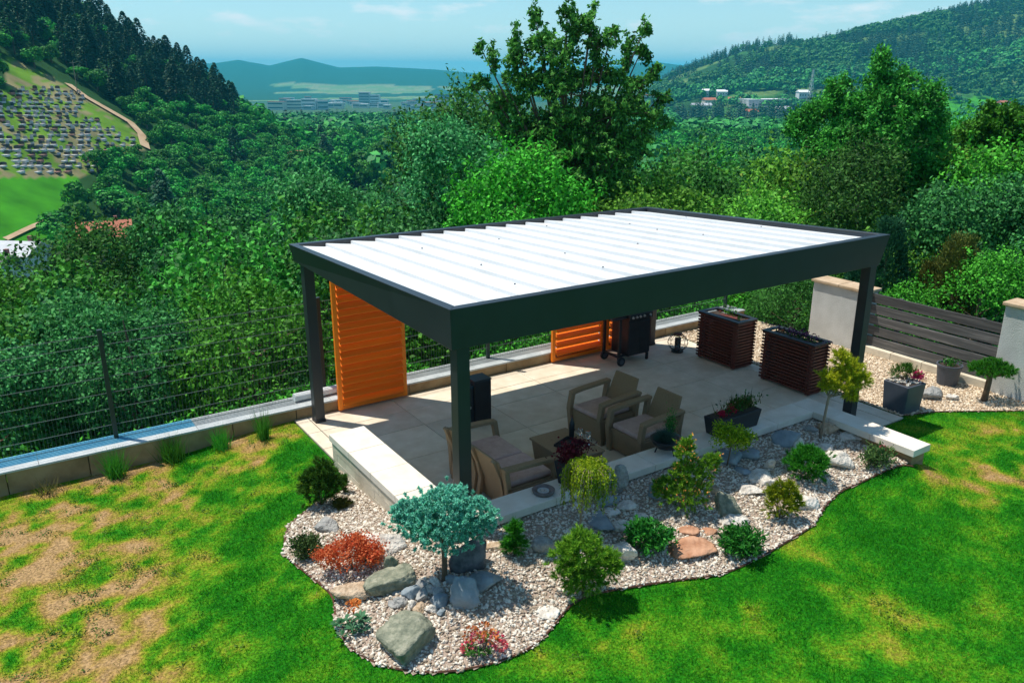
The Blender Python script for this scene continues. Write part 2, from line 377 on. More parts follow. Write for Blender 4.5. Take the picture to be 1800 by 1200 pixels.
def crown_pts(rg, rad, nclump, per, cr, shell=.55, bottom=-1.0, lump=.25):
    rad = np.array(rad); d = sph(nclump*2, rg); d = d[d[:, 2] > bottom][:nclump]
    k = 1+lump*(2*fbm(np.arctan2(d[:, 1], d[:, 0])*1.6+9, d[:, 2]*2.2+5, 1.0, 2)-1)*2
    r = (shell+(1-shell)*rg.random(len(d))**.6)*k
    cc = d*rad*r[:, None]
    C = np.repeat(cc, per, 0)+rg.normal(size=(len(cc)*per, 3))*cr*np.array([1, 1, .8])
    O = np.repeat(d, per, 0)
    return C, O, cc
def lobed(rg, rad, nl, per, lr, bottom=-.55, fuzz=.10, shoots=.18):
    rad = np.array(rad); C = []; O = []
    for i in range(nl):
        for _ in range(20):
            d = sph(1, rg)[0]
            if d[2] > bottom: break
        c = d*rad*(.50+.35*rg.random()); r = lr*(.65+.6*rg.random())*np.array([1, 1, .85]); m = int(per*(np.mean(r)/lr)**2)
        o = sph(m, rg); o = o[o@unit(d+np.array([0, 0, .6])) > -.45]; k = rg.random((len(o), 1))
        C.append(c+o*r*(1-.35*k**2)+rg.normal(size=o.shape)*fuzz*lr); O.append(unit(o+.3*d))
        ns = int(len(o)*shoots/14)
        for j in range(ns):
            q = o[int(rg.integers(len(o)))]; e = unit(q+np.array([0, 0, .5])+rg.normal(size=3)*.4); f = rg.random((14, 1)); C.append(c+q*r+e*f*lr*.75+rg.normal(size=(14, 3))*.05*lr); O.append(np.tile(unit(e+.3*d), (14, 1)))
    return np.concatenate(C), np.concatenate(O)
def rock_mesh(rg, dims, cuts=14, nz=.05, flat=1.0):
    bm = bmesh.new(); bmesh.ops.create_icosphere(bm, subdivisions=4, radius=1)
    V = np.array([v.co for v in bm.verts]); F = [tuple(x.index for x in f.verts) for f in bm.faces]; bm.free()
    nn = sph(cuts, rg); dd = .48+.42*rg.random(cuts)
    dot = V@nn.T; r = np.min(np.where(dot > .05, dd/np.maximum(dot, .05), 9), axis=1); r = np.minimum(r, 1.05)
    s0 = rg.random()*50
    r *= 1+nz*(fbm(V[:, 0]*2+V[:, 2]*1.3+7+s0, V[:, 1]*2-V[:, 2]*1.7+7, 1.5)-.5)*2.6
    q = V*r[:, None]; r *= 1+.10*(np.round((q@unit(rg.normal(size=3)))*5+2.5*fbm(q[:, 0]*3+s0, q[:, 1]*3+9, 1.0, 2))%2-.5)*.5
    V = V*r[:, None]*np.array(dims)*.5*1.15
    return V, np.array(F)

def bough_trunk(rg, h, r0, spread, n=6, crownbase=.35):
    mb = MB(); mb.tube([(0, 0, -.4), (0, 0, h*.3), (rg.normal()*.05*h, rg.normal()*.05*h, h*.65), (0, 0, h*.97)], [r0, r0*.8, r0*.5, r0*.12], 7)
    for i in range(n):
        a = i*2.4+rg.random(); z0 = h*(crownbase+.4*i/n); L = spread*(.6+.4*rg.random())
        mb.tube([(0, 0, z0), (.45*L*math.cos(a), .45*L*math.sin(a), z0+.22*L), (L*math.cos(a), L*math.sin(a), z0+.62*L)], [r0*.38, r0*.22, r0*.05], 5)
    return mb

# ------------------------------------------------------------------ terrain sheets
BED = [(612, 862), (560, 882), (505, 925), (497, 975), (540, 1010), (590, 1050), (588, 1100), (612, 1140), (660, 1170), (730, 1185), (800, 1183),
       (880, 1165), (940, 1140), (975, 1100), (1000, 1062), (1040, 1045), (1100, 1035), (1180, 1022), (1270, 1012), (1330, 985), (1380, 955),
       (1430, 925), (1450, 890), (1480, 862), (1540, 835), (1600, 815)]
BEDW = np.array([P(*q)[:2] for q in BED]); BEDP = np.vstack([[(-.3, 3.0)], BEDW, [(6.25, -1.62), (6.25, .15), (-.25, .15)]])
RB = np.array([(8.0, -.3), (8.62, -.5), (9.9, -1.3), (10.3, -1.6), (10.3, 4.9), (8.0, 4.9)])      # gravel beside the boundary wall
DRY = [(P(*q)[:2], r, a) for q, r, a in [((60, 1150), 1.6, .85), ((180, 1050), 1.1, .7), ((100, 940), 1.5, .78), ((250, 830), 1.3, .8), ((420, 790), 1.2, .6), ((30, 1010), 1.2, .8),
      ((330, 880), .9, .55), ((150, 800), 1.5, .9), ((1740, 840), 1.0, .62), ((1780, 760), 1.2, .35), ((1640, 830), .6, .5), ((1500, 1150), .9, .25), ((1250, 1080), .7, .2), ((1560, 1090), .6, .25), ((1010, 1110), .6, .3),
      ((560, 1010), .5, .45), ((480, 810), .9, .5), ((560, 900), .5, .4), ((1100, 1130), .8, .2), ((1420, 960), .5, .3)]]
def dryness(x, y):
    t = np.zeros(np.shape(x))
    for c, r, a in DRY: t = np.maximum(t, a*np.exp(-((x-c[0])**2+(y-c[1])**2)/(r*r)))
    n = fbm(x, y, 1.6, 4); n2 = fbm(x+40, y+11, 5.0, 3)
    n4 = fbm(x+7, y+91, 2.6, 4); return np.clip(t*.78+(n-.5)*(.38+.7*t)+(n2-.5)*(.42+1.4*t)+(n4-.5)*(.34+1.8*t)+.05, 0, 1)
def grass_color(nt, fac):
    r = N(nt, 'ShaderNodeValToRGB'); e = r.color_ramp.elements
    e[0].position = 0; e[0].color = (.012, .19, .006, 1); e[1].position = 1; e[1].color = (.52, .35, .17, 1)
    for p, c in ((.15, (.035, .27, .008)), (.32, (.11, .35, .012)), (.48, (.25, .38, .02)), (.62, (.38, .36, .05)), (.78, (.46, .31, .10))):
        x = e.new(p); x.color = (*c, 1)
    nt.links.new(fac, r.inputs[0]); return r
def lawnmat(name, ground):
    m = bpy.data.materials.new(name); m.use_nodes = True; n = m.node_tree; b = n.nodes['Principled BSDF']
    b.inputs['Roughness'].default_value = .9 if ground else .55; b.inputs['Specular IOR Level'].default_value = .08
    at = N(n, 'ShaderNodeAttribute', attribute_name='dry'); gi = N(n, 'ShaderNodeNewGeometry')
    tx = N(n, 'ShaderNodeTexNoise'); tx.inputs['Scale'].default_value = 18 if ground else 3; tx.inputs['Detail'].default_value = 6
    n.links.new(gi.outputs['Position'], tx.inputs['Vector'])
    ma = N(n, 'ShaderNodeMath', operation='MULTIPLY_ADD'); n.links.new(tx.outputs[0] if ground else gi.outputs['Random Per Island'], ma.inputs[0])
    ma.inputs[1].default_value = .5 if ground else .30; n.links.new(at.outputs['Fac'], ma.inputs[2])
    mb = N(n, 'ShaderNodeMath', operation='SUBTRACT'); n.links.new(ma.outputs[0], mb.inputs[0]); mb.inputs[1].default_value = .22 if ground else .12
    r = grass_color(n, mb.outputs[0])
    if ground:
        dk = N(n, 'ShaderNodeMix', data_type='RGBA', blend_type='MULTIPLY'); dk.inputs[0].default_value = 1
        rr = N(n, 'ShaderNodeValToRGB'); rr.color_ramp.elements[0].position = .35; rr.color_ramp.elements[1].position = .65
        rr.color_ramp.elements[0].color = (.38, .36, .34, 1); rr.color_ramp.elements[1].color = (.95, .9, .85, 1)
        t3 = N(n, 'ShaderNodeTexNoise'); t3.inputs['Scale'].default_value = 40; t3.inputs['Detail'].default_value = 4; n.links.new(gi.outputs['Position'], t3.inputs['Vector'])
        n.links.new(t3.outputs[0], rr.inputs[0]); n.links.new(r.outputs[0], dk.inputs[6]); n.links.new(rr.outputs[0], dk.inputs[7]); n.links.new(dk.outputs[2], b.inputs['Base Color'])
        bm = N(n, 'ShaderNodeBump'); bm.inputs['Strength'].default_value = .8; bm.inputs['Distance'].default_value = .03
        n.links.new(t3.outputs[0], bm.inputs['Height']); n.links.new(bm.outputs[0], b.inputs['Normal'])
    else:
        hv = N(n, 'ShaderNodeHueSaturation'); mv = N(n, 'ShaderNodeMapRange'); mv.inputs['To Min'].default_value = .5; mv.inputs['To Max'].default_value = 1.45
        n.links.new(gi.outputs['Random Per Island'], mv.inputs[0]); n.links.new(mv.outputs[0], hv.inputs['Value']); n.links.new(r.outputs[0], hv.inputs['Color']); r = hv
        n.links.new(r.outputs[0], b.inputs['Base Color'])
        tr = N(n, 'ShaderNodeBsdfTranslucent'); n.links.new(r.outputs[0], tr.inputs[0]); ms = N(n, 'ShaderNodeMixShader'); ms.inputs[0].default_value = .35
        n.links.new(b.outputs[0], ms.inputs[1]); n.links.new(tr.outputs[0], ms.inputs[2]); n.links.new(ms.outputs[0], n.nodes['Material Output'].inputs[0])
    return m
gx = np.arange(-15.9, 10.5, .1); gy = np.arange(-13.9, 5.65, .1); XX, YY = np.meshgrid(gx, gy, indexing='ij')
ZZ = near_h(XX, YY)+.015*(fbm(XX, YY, 3)-.5)
nx, ny = XX.shape; idx = np.arange(nx*ny).reshape(nx, ny)
F = np.stack([idx[:-1, :-1], idx[1:, :-1], idx[1:, 1:], idx[:-1, 1:]], -1).reshape(-1, 4)
V = np.stack([XX, YY, ZZ], -1).reshape(-1, 3)
tag(mk('lawn_ground', V, F, lawnmat('lawn_soil', True), smooth=True, attr=dryness(V[:, 0], V[:, 1])), kind='structure')

def landmat():
    m = bpy.data.materials.new('valley_cover'); m.use_nodes = True; n = m.node_tree; b = n.nodes['Principled BSDF']
    b.inputs['Roughness'].default_value = 1; b.inputs['Specular IOR Level'].default_value = .1
    at = N(n, 'ShaderNodeAttribute', attribute_name='cover'); gi = N(n, 'ShaderNodeNewGeometry')
    tx = N(n, 'ShaderNodeTexNoise'); tx.inputs['Scale'].default_value = .12; tx.inputs['Detail'].default_value = 9; n.links.new(gi.outputs['Position'], tx.inputs['Vector'])
    rr = N(n, 'ShaderNodeValToRGB'); rr.color_ramp.elements[0].position = .3; rr.color_ramp.elements[1].position = .7
    rr.color_ramp.elements[0].color = (.55, .6, .55, 1); rr.color_ramp.elements[1].color = (1.25, 1.2, 1.1, 1)
    dk = N(n, 'ShaderNodeMix', data_type='RGBA', blend_type='MULTIPLY'); dk.inputs[0].default_value = 1
    n.links.new(tx.outputs[0], rr.inputs[0]); n.links.new(at.outputs['Color'], dk.inputs[6]); n.links.new(rr.outputs[0], dk.inputs[7]); n.links.new(dk.outputs[2], b.inputs['Base Color'])
    return m
aa = np.concatenate([np.radians(np.arange(-180, -42, 3.0)), np.radians(np.arange(-42, 42.01, .22)), np.radians(np.arange(45, 180.1, 3.0))])
rr_ = np.concatenate([np.geomspace(4, 120, 110), np.geomspace(122, 420, 150), np.geomspace(426, 1600, 120), np.geomspace(1630, 11000, 90)])
A2, R2 = np.meshgrid(aa, rr_, indexing='ij')
XX = CAM[0]+R2*(np.sin(A2)*RT[0]+np.cos(A2)*G[0]); YY = CAM[1]+R2*(np.sin(A2)*RT[1]+np.cos(A2)*G[1]); ZZ = env_h(XX, YY)
nx, ny = XX.shape; idx = np.arange(nx*ny).reshape(nx, ny)
F = np.stack([idx[:-1, :-1], idx[:-1, 1:], idx[1:, 1:], idx[1:, :-1]], -1).reshape(-1, 4)
V = np.stack([XX, YY, ZZ], -1).reshape(-1, 3)
pxy, dep = pj(V); dep_ok = dep > 30
MEADOW = [[(-60, 312), (135, 312), (135, 345), (100, 375), (60, 395), (-60, 430)], [(1180, 203), (1390, 203), (1390, 232), (1180, 238)], [(1650, 175), (1900, 160), (1900, 205), (1650, 205)],
          [(-60, 430), (110, 380), (130, 400), (150, 470), (-60, 520)]]
CEM = [(14, 100), (60, 120), (125, 155), (175, 182), (240, 232), (258, 262), (215, 282), (140, 312), (-60, 312), (-60, 180), (10, 160)]
cov = np.tile([.022, .075, .02], (len(V), 1)).astype(np.float32)
nn = fbm(V[:, 0], V[:, 1], .004); n3 = fbm(V[:, 0]+900, V[:, 1], .012)
u_ = (V[:, 0]-CAM[0])*RT[0]+(V[:, 1]-CAM[1])*RT[1]; v_ = np.maximum((V[:, 0]-CAM[0])*G[0]+(V[:, 1]-CAM[1])*G[1], 1); a_ = u_/v_
cov[(dep > 700) & (dep < 1700) & (n3 > .52)] = (.045, .15, .035)
cov[(dep > 900) & (dep < 1700) & (n3 > .6)] = (.11, .19, .06)
fld = (dep > 2300) & (v_ < 4150) & (fbm(V[:, 0], V[:, 1], .0026) > .55); cov[fld] = (.16, .26, .08)
cov[fld & (n3 > .55)] = (.24, .28, .12)
cov[(dep > 1500) & (dep <= 2400)] = (.06, .12, .05)
for k, pl in enumerate(MEADOW): cov[inpoly(pxy, pl) & dep_ok & (dep > 90) & (dep < 1100)] = (.05, .27, .012) if k != 1 else (.10, .32, .03)
incem = inpoly(pxy, CEM) & (dep > 90) & (dep < 420)
cov[incem] = (.12, .25, .025); cov[incem & (fbm(V[:, 0], V[:, 1], .22) > .56)] = (.26, .23, .12)
cov[np.hypot(u_, v_) < 60] = (.02, .05, .015)
o = mk('valley_terrain', V, F, landmat(), smooth=True); tag(o, kind='structure')
ca = o.data.color_attributes.new('cover', 'FLOAT_COLOR', 'POINT'); ca.data.foreach_set('color', np.concatenate([cov, np.ones((len(cov), 1))], 1).astype(np.float32).ravel())

# strips of path laid on the hillside
def strip(name, pts, wd, m, lift=.15, kind='structure'):
    W3 = [P(*q, lo=90) for q in pts]; W = []
    for a, b in zip(W3[:-1], W3[1:]):
        for t in np.linspace(0, 1, 8, endpoint=False): W.append(a+(b-a)*t)
    W.append(W3[-1]); V = []; 
    for i, p in enumerate(W):
        d = W[min(i+1, len(W)-1)]-W[max(i-1, 0)]; s = unit(np.array([-d[1], d[0], 0]))
        for q in (p-s*wd/2, p+s*wd/2): V.append((q[0], q[1], float(env_h(q[0], q[1]))+lift))
    F = [(2*i, 2*i+2, 2*i+3, 2*i+1) for i in range(len(W)-1)]
    return tag(mk(name, V, F, m), kind=kind)
M['dirt'] = mat('pale_dirt', (.42, .28, .16), (.56, .40, .25), scale=.4, rough=1)
strip('dirt_track', [(120, 150), (150, 172), (190, 195), (230, 218), (250, 240), (256, 262)], 2.4, M['dirt'], .5)
strip('valley_path', [(10, 424), (60, 400), (118, 380)], .9, M['dirt'], .4)

# ------------------------------------------------------------------ patio: slabs, seat wall, low wall
pat = thing('patio', None, None, (0, 0, 0)); pat['kind'] = 'structure'
SM = []
def slab_part(x0, y0, x1, y1, parent, m, name='paving_slab', z=0.0):
    g = .005; mb = MB(); mb.box(x0+g, y0+g, -.055, x1-g, y1-g, z+random.uniform(-.0015, .0015)); return mb.build(name, m, parent, bevel=.004)
mb = MB(); mb.box(-.25, .34, -.058, 7.97, 4.93, -.022); mb.box(6.42, -.36, -.058, 7.97, .34, -.022); mb.build('joint_bed', mat('joint_sand', (.12, .105, .085), rough=1), pat)
xs = [-.03, 1.42, 2.70, 3.98, 5.26, 6.54, 7.66]; ys = [.34, .75, 1.70, 2.66, 3.65, 4.30, 4.93]
for i in range(6):
    for j in range(6): slab_part(xs[i], ys[j], xs[i+1], ys[j+1], pat, M['slab'])
for y0, y1 in zip([.6, 1.4, 2.2, 3.0, 3.67, 4.3], [1.4, 2.2, 3.0, 3.67, 4.3, 4.93]): slab_part(-.25, y0, -.035, y1, pat, M['slab'])
for y0, y1 in zip([-.36, .34, 1.2, 2.05, 2.95, 3.9], [.34, 1.2, 2.05, 2.95, 3.9, 4.93]): slab_part(7.665, y0, 7.97, y1, pat, M['slab'])
slab_part(6.42, -.36, 7.66, .335, pat, M['slab'])

CZ = .45
def seat_wall():
    t = thing('seat_wall', 'low L shaped sand block seat wall with pale stone capping around the rock garden', 'wall', (0, 0, 0))
    mb = MB(); mb.box(-.25, .02, -.15, .17, 3.10, CZ-.102); mb.box(-.25, .02, -.15, 6.35, .28, CZ-.101); mb.box(6.09, -1.60, -.15, 6.35, .28, CZ-.1015); mb.build('core', M['kerb'], t)
    def caps(pts, nseg, wd0, wd1):
        (x0, y0), (x1, y1) = pts
        for k in range(nseg):
            a, b = k/nseg, (k+1)/nseg; g = .003
            if x0 == x1: mb = MB(); mb.box(wd0, y0+(y1-y0)*a+g, CZ-.1, wd1, y0+(y1-y0)*b-g, CZ+random.uniform(-.001, .001))
            else: mb = MB(); mb.box(x0+(x1-x0)*a+g, wd0, CZ-.1, x0+(x1-x0)*b-g, wd1, CZ+random.uniform(-.001, .001))
            mb.build('capping_stone', M['cap'], t, bevel=.006)
    caps(((0, .34), (0, 3.17)), 4, -.33, .20)
    caps(((-.33, 0), (6.02, 0)), 8, -.06, .335)
    caps(((0, -1.67), (0, .335)), 3, 6.023, 6.41)
    # blocks on the outer faces
    for c in range(3):
        z0 = -.02+c*.122
        n = 10
        for k in range(n):
            y0 = .02+(3.08)*k/n+(.15 if c % 2 else 0); y1 = y0+3.08/n
            y0 = max(y0, .02); y1 = min(y1, 3.10)
            if y1-y0 > .03: mb = MB(); mb.box(-.312-random.uniform(0, .004), y0+.0025, z0+.0015, -.251, y1-.0025, z0+.1205); mb.build('block', M['block'], t)
    for c in (1, 2):
        z0 = -.02+c*.122
        for k in range(16):
            x0 = -.275+6.63*k/16; mb = MB(); mb.box(x0+.0025, -.006-random.uniform(0, .004), z0+.0015, x0+6.63/16-.0025, .019, z0+.1205); mb.build('block', M['block'], t)
    for c in range(3):
        mb = MB(); mb.box(6.08, -1.625, -.02+c*.122+.0015, 6.36, -1.601, -.02+c*.122+.1205); mb.build('block', M['kerb'], t)  # end blocks take the darker kerb colour to paint in shade under the capping
seat_wall()

lw = thing('low_wall', 'long low tan stone wall with grey metal coping under the wire fence', 'wall', (0, 5, 0))
x = -12.2
while x < 10.2:
    L = 1.0; mb = MB(); mb.box(x+.005, -.05-random.uniform(0, .006), -.40, min(x+L, 10.22)-.005, .38, .165); mb.build('kerb_block', M['kerb'], lw, bevel=.008); x += L
x = -12.2; k = 0
while x < 10.2:
    x1 = min(x+2.1, 10.22)
    mb = MB(); mb.box(x+.002, -.075, .168, x1-.002, .10, .196); mb.build('coping_strip', M['coping'], lw, bevel=.004)
    mb = MB(); n = 7; m_ = M['tin'] if x < -2.3 else M['coping']  # left sheets carry the painted sky reflection, the others plain coping grey
    mb.box(x+.002, .103, .150, x1-.002, .47, .176)
    for q in range(n): y0 = .115+q*.05; mb.box(x+.002, y0, .1765, x1-.002, y0+.014, .19)
    mb.build('ribbed_sheet', m_, lw); x += 2.1

# ------------------------------------------------------------------ wire mesh fence on the low wall
fe = thing('mesh_fence', 'dark green welded wire mesh fence running along the low wall above the slope', 'fence', (0, 5.33, .17))
px_ = [-9.2, -6.0, -2.77, .43, 3.64, 6.85, 10.0]
for x in px_:
    mb = MB(); mb.box(x-.03, -.02, 0, x+.03, .04, 1.64); mb.box(x-.033, -.023, 1.64, x+.033, .043, 1.665); mb.build('fence_post', M['wire'], fe)
def wire_panel(x0, x1):
    mb = MB(); r = .0030
    zs = [.03, .24, .49, .73, .97, 1.21, 1.45, 1.60]
    for z in zs:
        y = -.028-(.014 if z in (.25,) else 0); mb.tube([(x0, y, z), (x1, y, z)], r*1.25, 4)
    x = x0+.025
    while x < x1: mb.box(x-.0012, -.0250, .01, x+.0012, -.0230, 1.63); x += .05
    return mb
for a, b in zip([-12.2]+px_[:-1], px_): wire_panel(a+.035, b-.035).build('wire_panel', M['wiregrey'], fe)

# pipes lying on the coping behind the corner post
for q, lab in (((528, 690), 'pale round pipe end on the coping left of the pergola corner post'), ((583, 690), 'white round pipe on the coping beside the tall orange screen')):
    p = bp(*q, .28); t = thing('drain_pipe', lab, 'pipe', (p[0], 5.22, .26))
    mb = MB(); T = Matrix.Rotation(R(90), 4, 'Y'); mb.lathe([(.07, -.15), (.07, .15)], 18, T); mb.build('pipe', M['whiteplastic'], t, smooth=False)
    mb = MB(); mb.lathe([(.083, .151), (.083, .18)], 18, T); mb.build('collar', M['blackplastic'], t)

# ------------------------------------------------------------------ pergola
pg = thing('pergola', 'large anthracite metal pergola with white louvred roof over the patio', 'pergola', (0, 0, 0))
CT = {'A': (-.10, 4.93, 2.83), 'C': (-.08, .02, 2.965), 'B': (7.46, 0, 2.965), 'D': (7.06, 4.90, 2.785)}
CB = {'A': (-.04, 4.93, 2.56), 'C': (-.06, .04, 2.515), 'B': (7.30, .02, 2.505), 'D': (7.02, 4.86, 2.52)}
def inset(c, d):
    A, B, C, D = [Vector(c[k]) for k in 'ABCD']; ctr = (A+B+C+D)/4; r = {}
    for k in 'ABCD':
        p = Vector(c[k]); r[k] = (p.x+(d if p.x < ctr.x else -d), p.y+(d if p.y < ctr.y else -d), p.z)
    return r
IT, IB = inset(CT, .115), inset(CB, .11)
for nm, a, b in (('front', 'C', 'B'), ('right', 'B', 'D'), ('back', 'D', 'A'), ('left', 'A', 'C')):
    mb = MB(); mb.hexa([CB[a], CB[b], IB[b], IB[a]], [CT[a], CT[b], IT[b], IT[a]]); mb.build('fascia_beam', M['anth'], pg, bevel=.006)
for (x, y, zt, z0, s) in ((.0, 4.62, 2.555, 0, .155), (.005, .05, 2.52, CZ+.004, .155), (7.10, .02, 2.51, 0, .155), (7.06, 4.62, 2.52, 0, .14)):
    mb = MB(); mb.box(x, y, z0+.05, x+s, y+s, zt); po = mb.build('post', M['anth'], pg, bevel=.006)
    mb = MB(); mb.box(x-.008, y-.008, z0, x+s+.008, y+s+.008, z0+.05); mb.build('post_foot', M['black'], pg, bevel=.005)
IT2 = inset(CT, .118)
def roofpt(s, t, dz):
    A, B, C, D = [Vector(IT2[k]) for k in 'ABCD']
    f = C+(B-C)*s; b = A+(D-A)*s; p = f+(b-f)*t; return (p.x, p.y, p.z+dz)
NL = 17
for k in range(NL):
    s0 = k/NL; s1 = (k+1)/NL; w_ = s1-s0; mb = MB(); zb = -.068
    prof = [(s0+.0004, zb), (s0+.0006, zb+.042), (s0+w_*.07, zb+.043), (s0+w_*.62, zb+.012), (s1+.0016, zb-.008)]
    top = [[roofpt(s, t, z) for s, z in prof] for t in (.003, .997)]; bot = [[roofpt(s, t, -.100-.004*(k % 2)) for s, z in prof] for t in (.003, .997)]
    n = len(prof); V = top[0]+top[1]+bot[0]+bot[1]; F = []
    for i in range(n-1): F += [(i, i+1, n+i+1, n+i), (2*n+i+1, 2*n+i, 3*n+i, 3*n+i+1), (i+1, i, 2*n+i, 2*n+i+1), (n+i, n+i+1, 3*n+i+1, 3*n+i)]
    F += [(0, n, 3*n, 2*n), (2*n-1, n-1, 3*n-1, 4*n-1)]
    mb.add(V, F); mb.build('louver', M['louver'], pg)
def onroof(px, py):
    d = ray(px, py); z = 2.80
    for _ in range(12):
        q = CAM+(z-CAM[2])/d[2]*d; t = np.clip((q[1]-.13)/4.7, 0, 1); z = 2.965+(2.81-2.965)*t-.03
    return q
for q in ((742, 437), (846, 466), (877, 421), (993, 446), (1107, 394), (1121, 429), (1236, 413), (1338, 399), (1206, 381), (961, 398), (905, 500), (1060, 470), (1155, 404)):
    p = onroof(*q); mb = MB(); mb.lathe([(.0, 0), (.014, .002), (.010, .014), (0, .016)], 7); mb.build('fixing_cap', M['greyplastic'], pg, loc=tuple(p))

# orange louvred sliding screens
def screen(x0, x1, tilt, n, label, ztop=2.50):
    t = thing('louvre_screen', label, 'privacy screen', (x0, 4.86, 0), group='orange slatted screens under the pergola')
    w = x1-x0
    for xx in (0, w-.07): mb = MB(); mb.box(xx, -.03, .03, xx+.07, .03, ztop); mb.build('stile', M['orange'], t, bevel=.004)
    for z in (.035, ztop-.07): mb = MB(); mb.box(.072, -.028, z, w-.072, .028, z+.06); mb.build('rail', M['orange'], t)
    dz = (ztop-.20)/n
    mb = MB(); T = Matrix.Rotation(-R(tilt), 4, 'X'); hl = dz*(.56/math.cos(R(tilt)) if tilt < 55 else .62); hl = min(hl, dz*.86); mb.box(.073, -.008, -hl, w-.073, .008, hl, T)
    first = None
    for k in range(n):
        z = .13+dz*(k+.5)
        if first is None: first = mb.build('slat', M['orange'], t); first.location = (0, 0, z)
        else: c = first.copy(); COL.objects.link(c); c.location = (0, 0, z)
    return t
screen(.48, 1.71, 53, 20, 'tall closed orange wooden louvre screen nearest the corner post of the pergola')
screen(4.77, 6.02, 62, 15, 'orange wooden louvre screen with open slats left of the barbecue')
screen(6.08, 7.02, 62, 15, 'orange wooden louvre screen mostly hidden behind the barbecue')

# ------------------------------------------------------------------ boundary wall columns and plank fence
def column(y0, y1, h, label, bx=10.25, wx=.36):
    t = thing('plastered_column', label, 'wall pillar', (bx, y0, 0)); L = y1-y0
    mb = MB(); mb.box(0, 0, -.4, wx, L, h); mb.build('pillar', M['plaster'], t, bevel=.01)
    mb = MB(); n = max(2, int(L/.5))
    for k in range(n):
        mb = MB(); mb.box(-.05, -.04+k*(L+.08)/n+.003, h+.001, wx+.05, -.04+(k+1)*(L+.08)/n-.003, h+.065); mb.build('cap_stone', M['capstone'], t, bevel=.015)
column(2.02, 3.25, 1.20, 'grey plastered wall pillar with tan cap stone behind the right corner post')
column(-2.2, -.52, 1.56, 'grey plastered wall pillar at the right edge beside the little umbrella pine')
t = thing('plank_fence', 'weathered dark grey horizontal plank fence between the two plastered pillars', 'fence', (10.4, -.5, 0))
for k in range(5):
    z = .17+k*.212
    V = MB(); V.box(-.018+random.uniform(-.004, .004), .01, z, .02, 2.50, z+.178); V.build('plank', M['greywood'], t, bevel=.004)
for y in (.35, 1.9): mb = MB(); mb.box(.022, y, 0, .08, y+.07, 1.2); mb.build('fence_post', M['greywood'], t)
t = thing('stone_plinth', 'sand coloured low plinth under the dark plank fence', 'wall', (10.28, -.5, 0))
for k in range(4): mb = MB(); mb.box(0, .005+k*.63, -.3, .26, .005+(k+1)*.63-.008, .155); mb.build('kerb_block', M['block'], t, bevel=.008)

# ------------------------------------------------------------------ furniture under the roof
def bars(mb, pts, wy0, wy1, th):
    """flat band following pts in xz, width wy0..wy1 along y"""
    for (a, b) in zip(pts[:-1], pts[1:]):
        dx, dz = b[0]-a[0], b[1]-a[1]; L = math.hypot(dx, dz); nx_, nz = -dz/L*th/2, dx/L*th/2; ex, ez = dx/L*th*.3, dz/L*th*.3
        mb.prism([(a[0]-ex+nx_, a[1]-ez+nz), (a[0]-ex-nx_, a[1]-ez-nz), (b[0]+ex-nx_, b[1]+ez-nz), (b[0]+ex+nx_, b[1]+ez+nz)], wy0, wy1, 'y')
def seat_unit(W, label, name, cat, loc, rz, ncush, group=None):
    """front faces local -x"""
    t = thing(name, label, cat, loc, rz, group); h = W/2
    mb = MB(); mb.hexa([(.05, -h+.07, .03), (.66, -h+.07, .03), (.66, h-.07, .03), (.05, h-.07, .03)], [(.01, -h+.07, .37), (.70, -h+.07, .37), (.70, h-.07, .37), (.01, h-.07, .37)]); mb.build('seat_base', M['rattan'], t, bevel=.015)
    for s in (-1, 1):
        y0, y1 = (s*h, s*(h-.085)) if s > 0 else (-h, -h+.085)
        if y0 > y1: y0, y1 = y1, y0
        mb = MB(); bars(mb, [(.04, 0), (-.01, .38), (.03, .61)], y0, y1, .075); bars(mb, [(.70, 0), (.72, .40), (.76, .66)], y0, y1, .07); bars(mb, [(.02, .625), (.20, .645), (.78, .665)], y0-.012, y1+.012, .05)
        mb.prism([(.05, .04), (.70, .04), (.71, .36), (.01, .36)], (y0+y1)/2-.015, (y0+y1)/2+.015, 'y'); mb.build('arm_frame', M['rattan'], t, bevel=.012)
    n = ncush; ww = (W-.17)/n
    for k in range(n):
        a = -h+.085+k*ww; b = a+ww
        mb = MB(); mb.hexa([(.66, a+.004, .34), (.70, a+.004, .34), (.70, b-.004, .34), (.66, b-.004, .34)], [(.84, a+.05, .84), (.875, a+.05, .84), (.875, b-.05, .84), (.84, b-.05, .84)])
        if n > 1:
            mb.v[-4:] = [(.80, a+.02, .76), (.835, a+.02, .76), (.835, b-.02, .76), (.80, b-.02, .76)]
        mb.build('backrest', M['rattan'], t, bevel=.014)
        mb = MB(); mb.box(.01, a+.01, .372, .665, b-.01, .45); mb.build('seat_cushion', M['cushion'], t, bevel=.03)
        if n > 1:
            for yy in (a+.03, b-.11): mb = MB(); bars(mb, [(.76, 0), (.715, .3), (.76, .52), (.86, .76)], yy, yy+.075, .05); mb.build('back_rib', M['rattan'], t, bevel=.01)
    return t
seat_unit(.76, 'taupe wicker armchair further from the stone seat wall, its back to the slatted planters', 'armchair', 'armchair', (3.20, 1.86, 0), R(3), 1, 'wicker armchairs')
seat_unit(.76, 'taupe wicker armchair nearer the seat wall, behind the bowl planter', 'armchair', 'armchair', (3.24, 1.00, 0), R(1), 1, 'wicker armchairs')
seat_unit(1.50, 'taupe wicker two seat sofa with pinkish cushions behind the corner post', 'loveseat', 'sofa', (1.66, 1.22, 0), R(180), 2)
t = thing('coffee_table', 'low square taupe wicker coffee table between the sofa and the armchairs', 'table', (2.02, .72, 0))
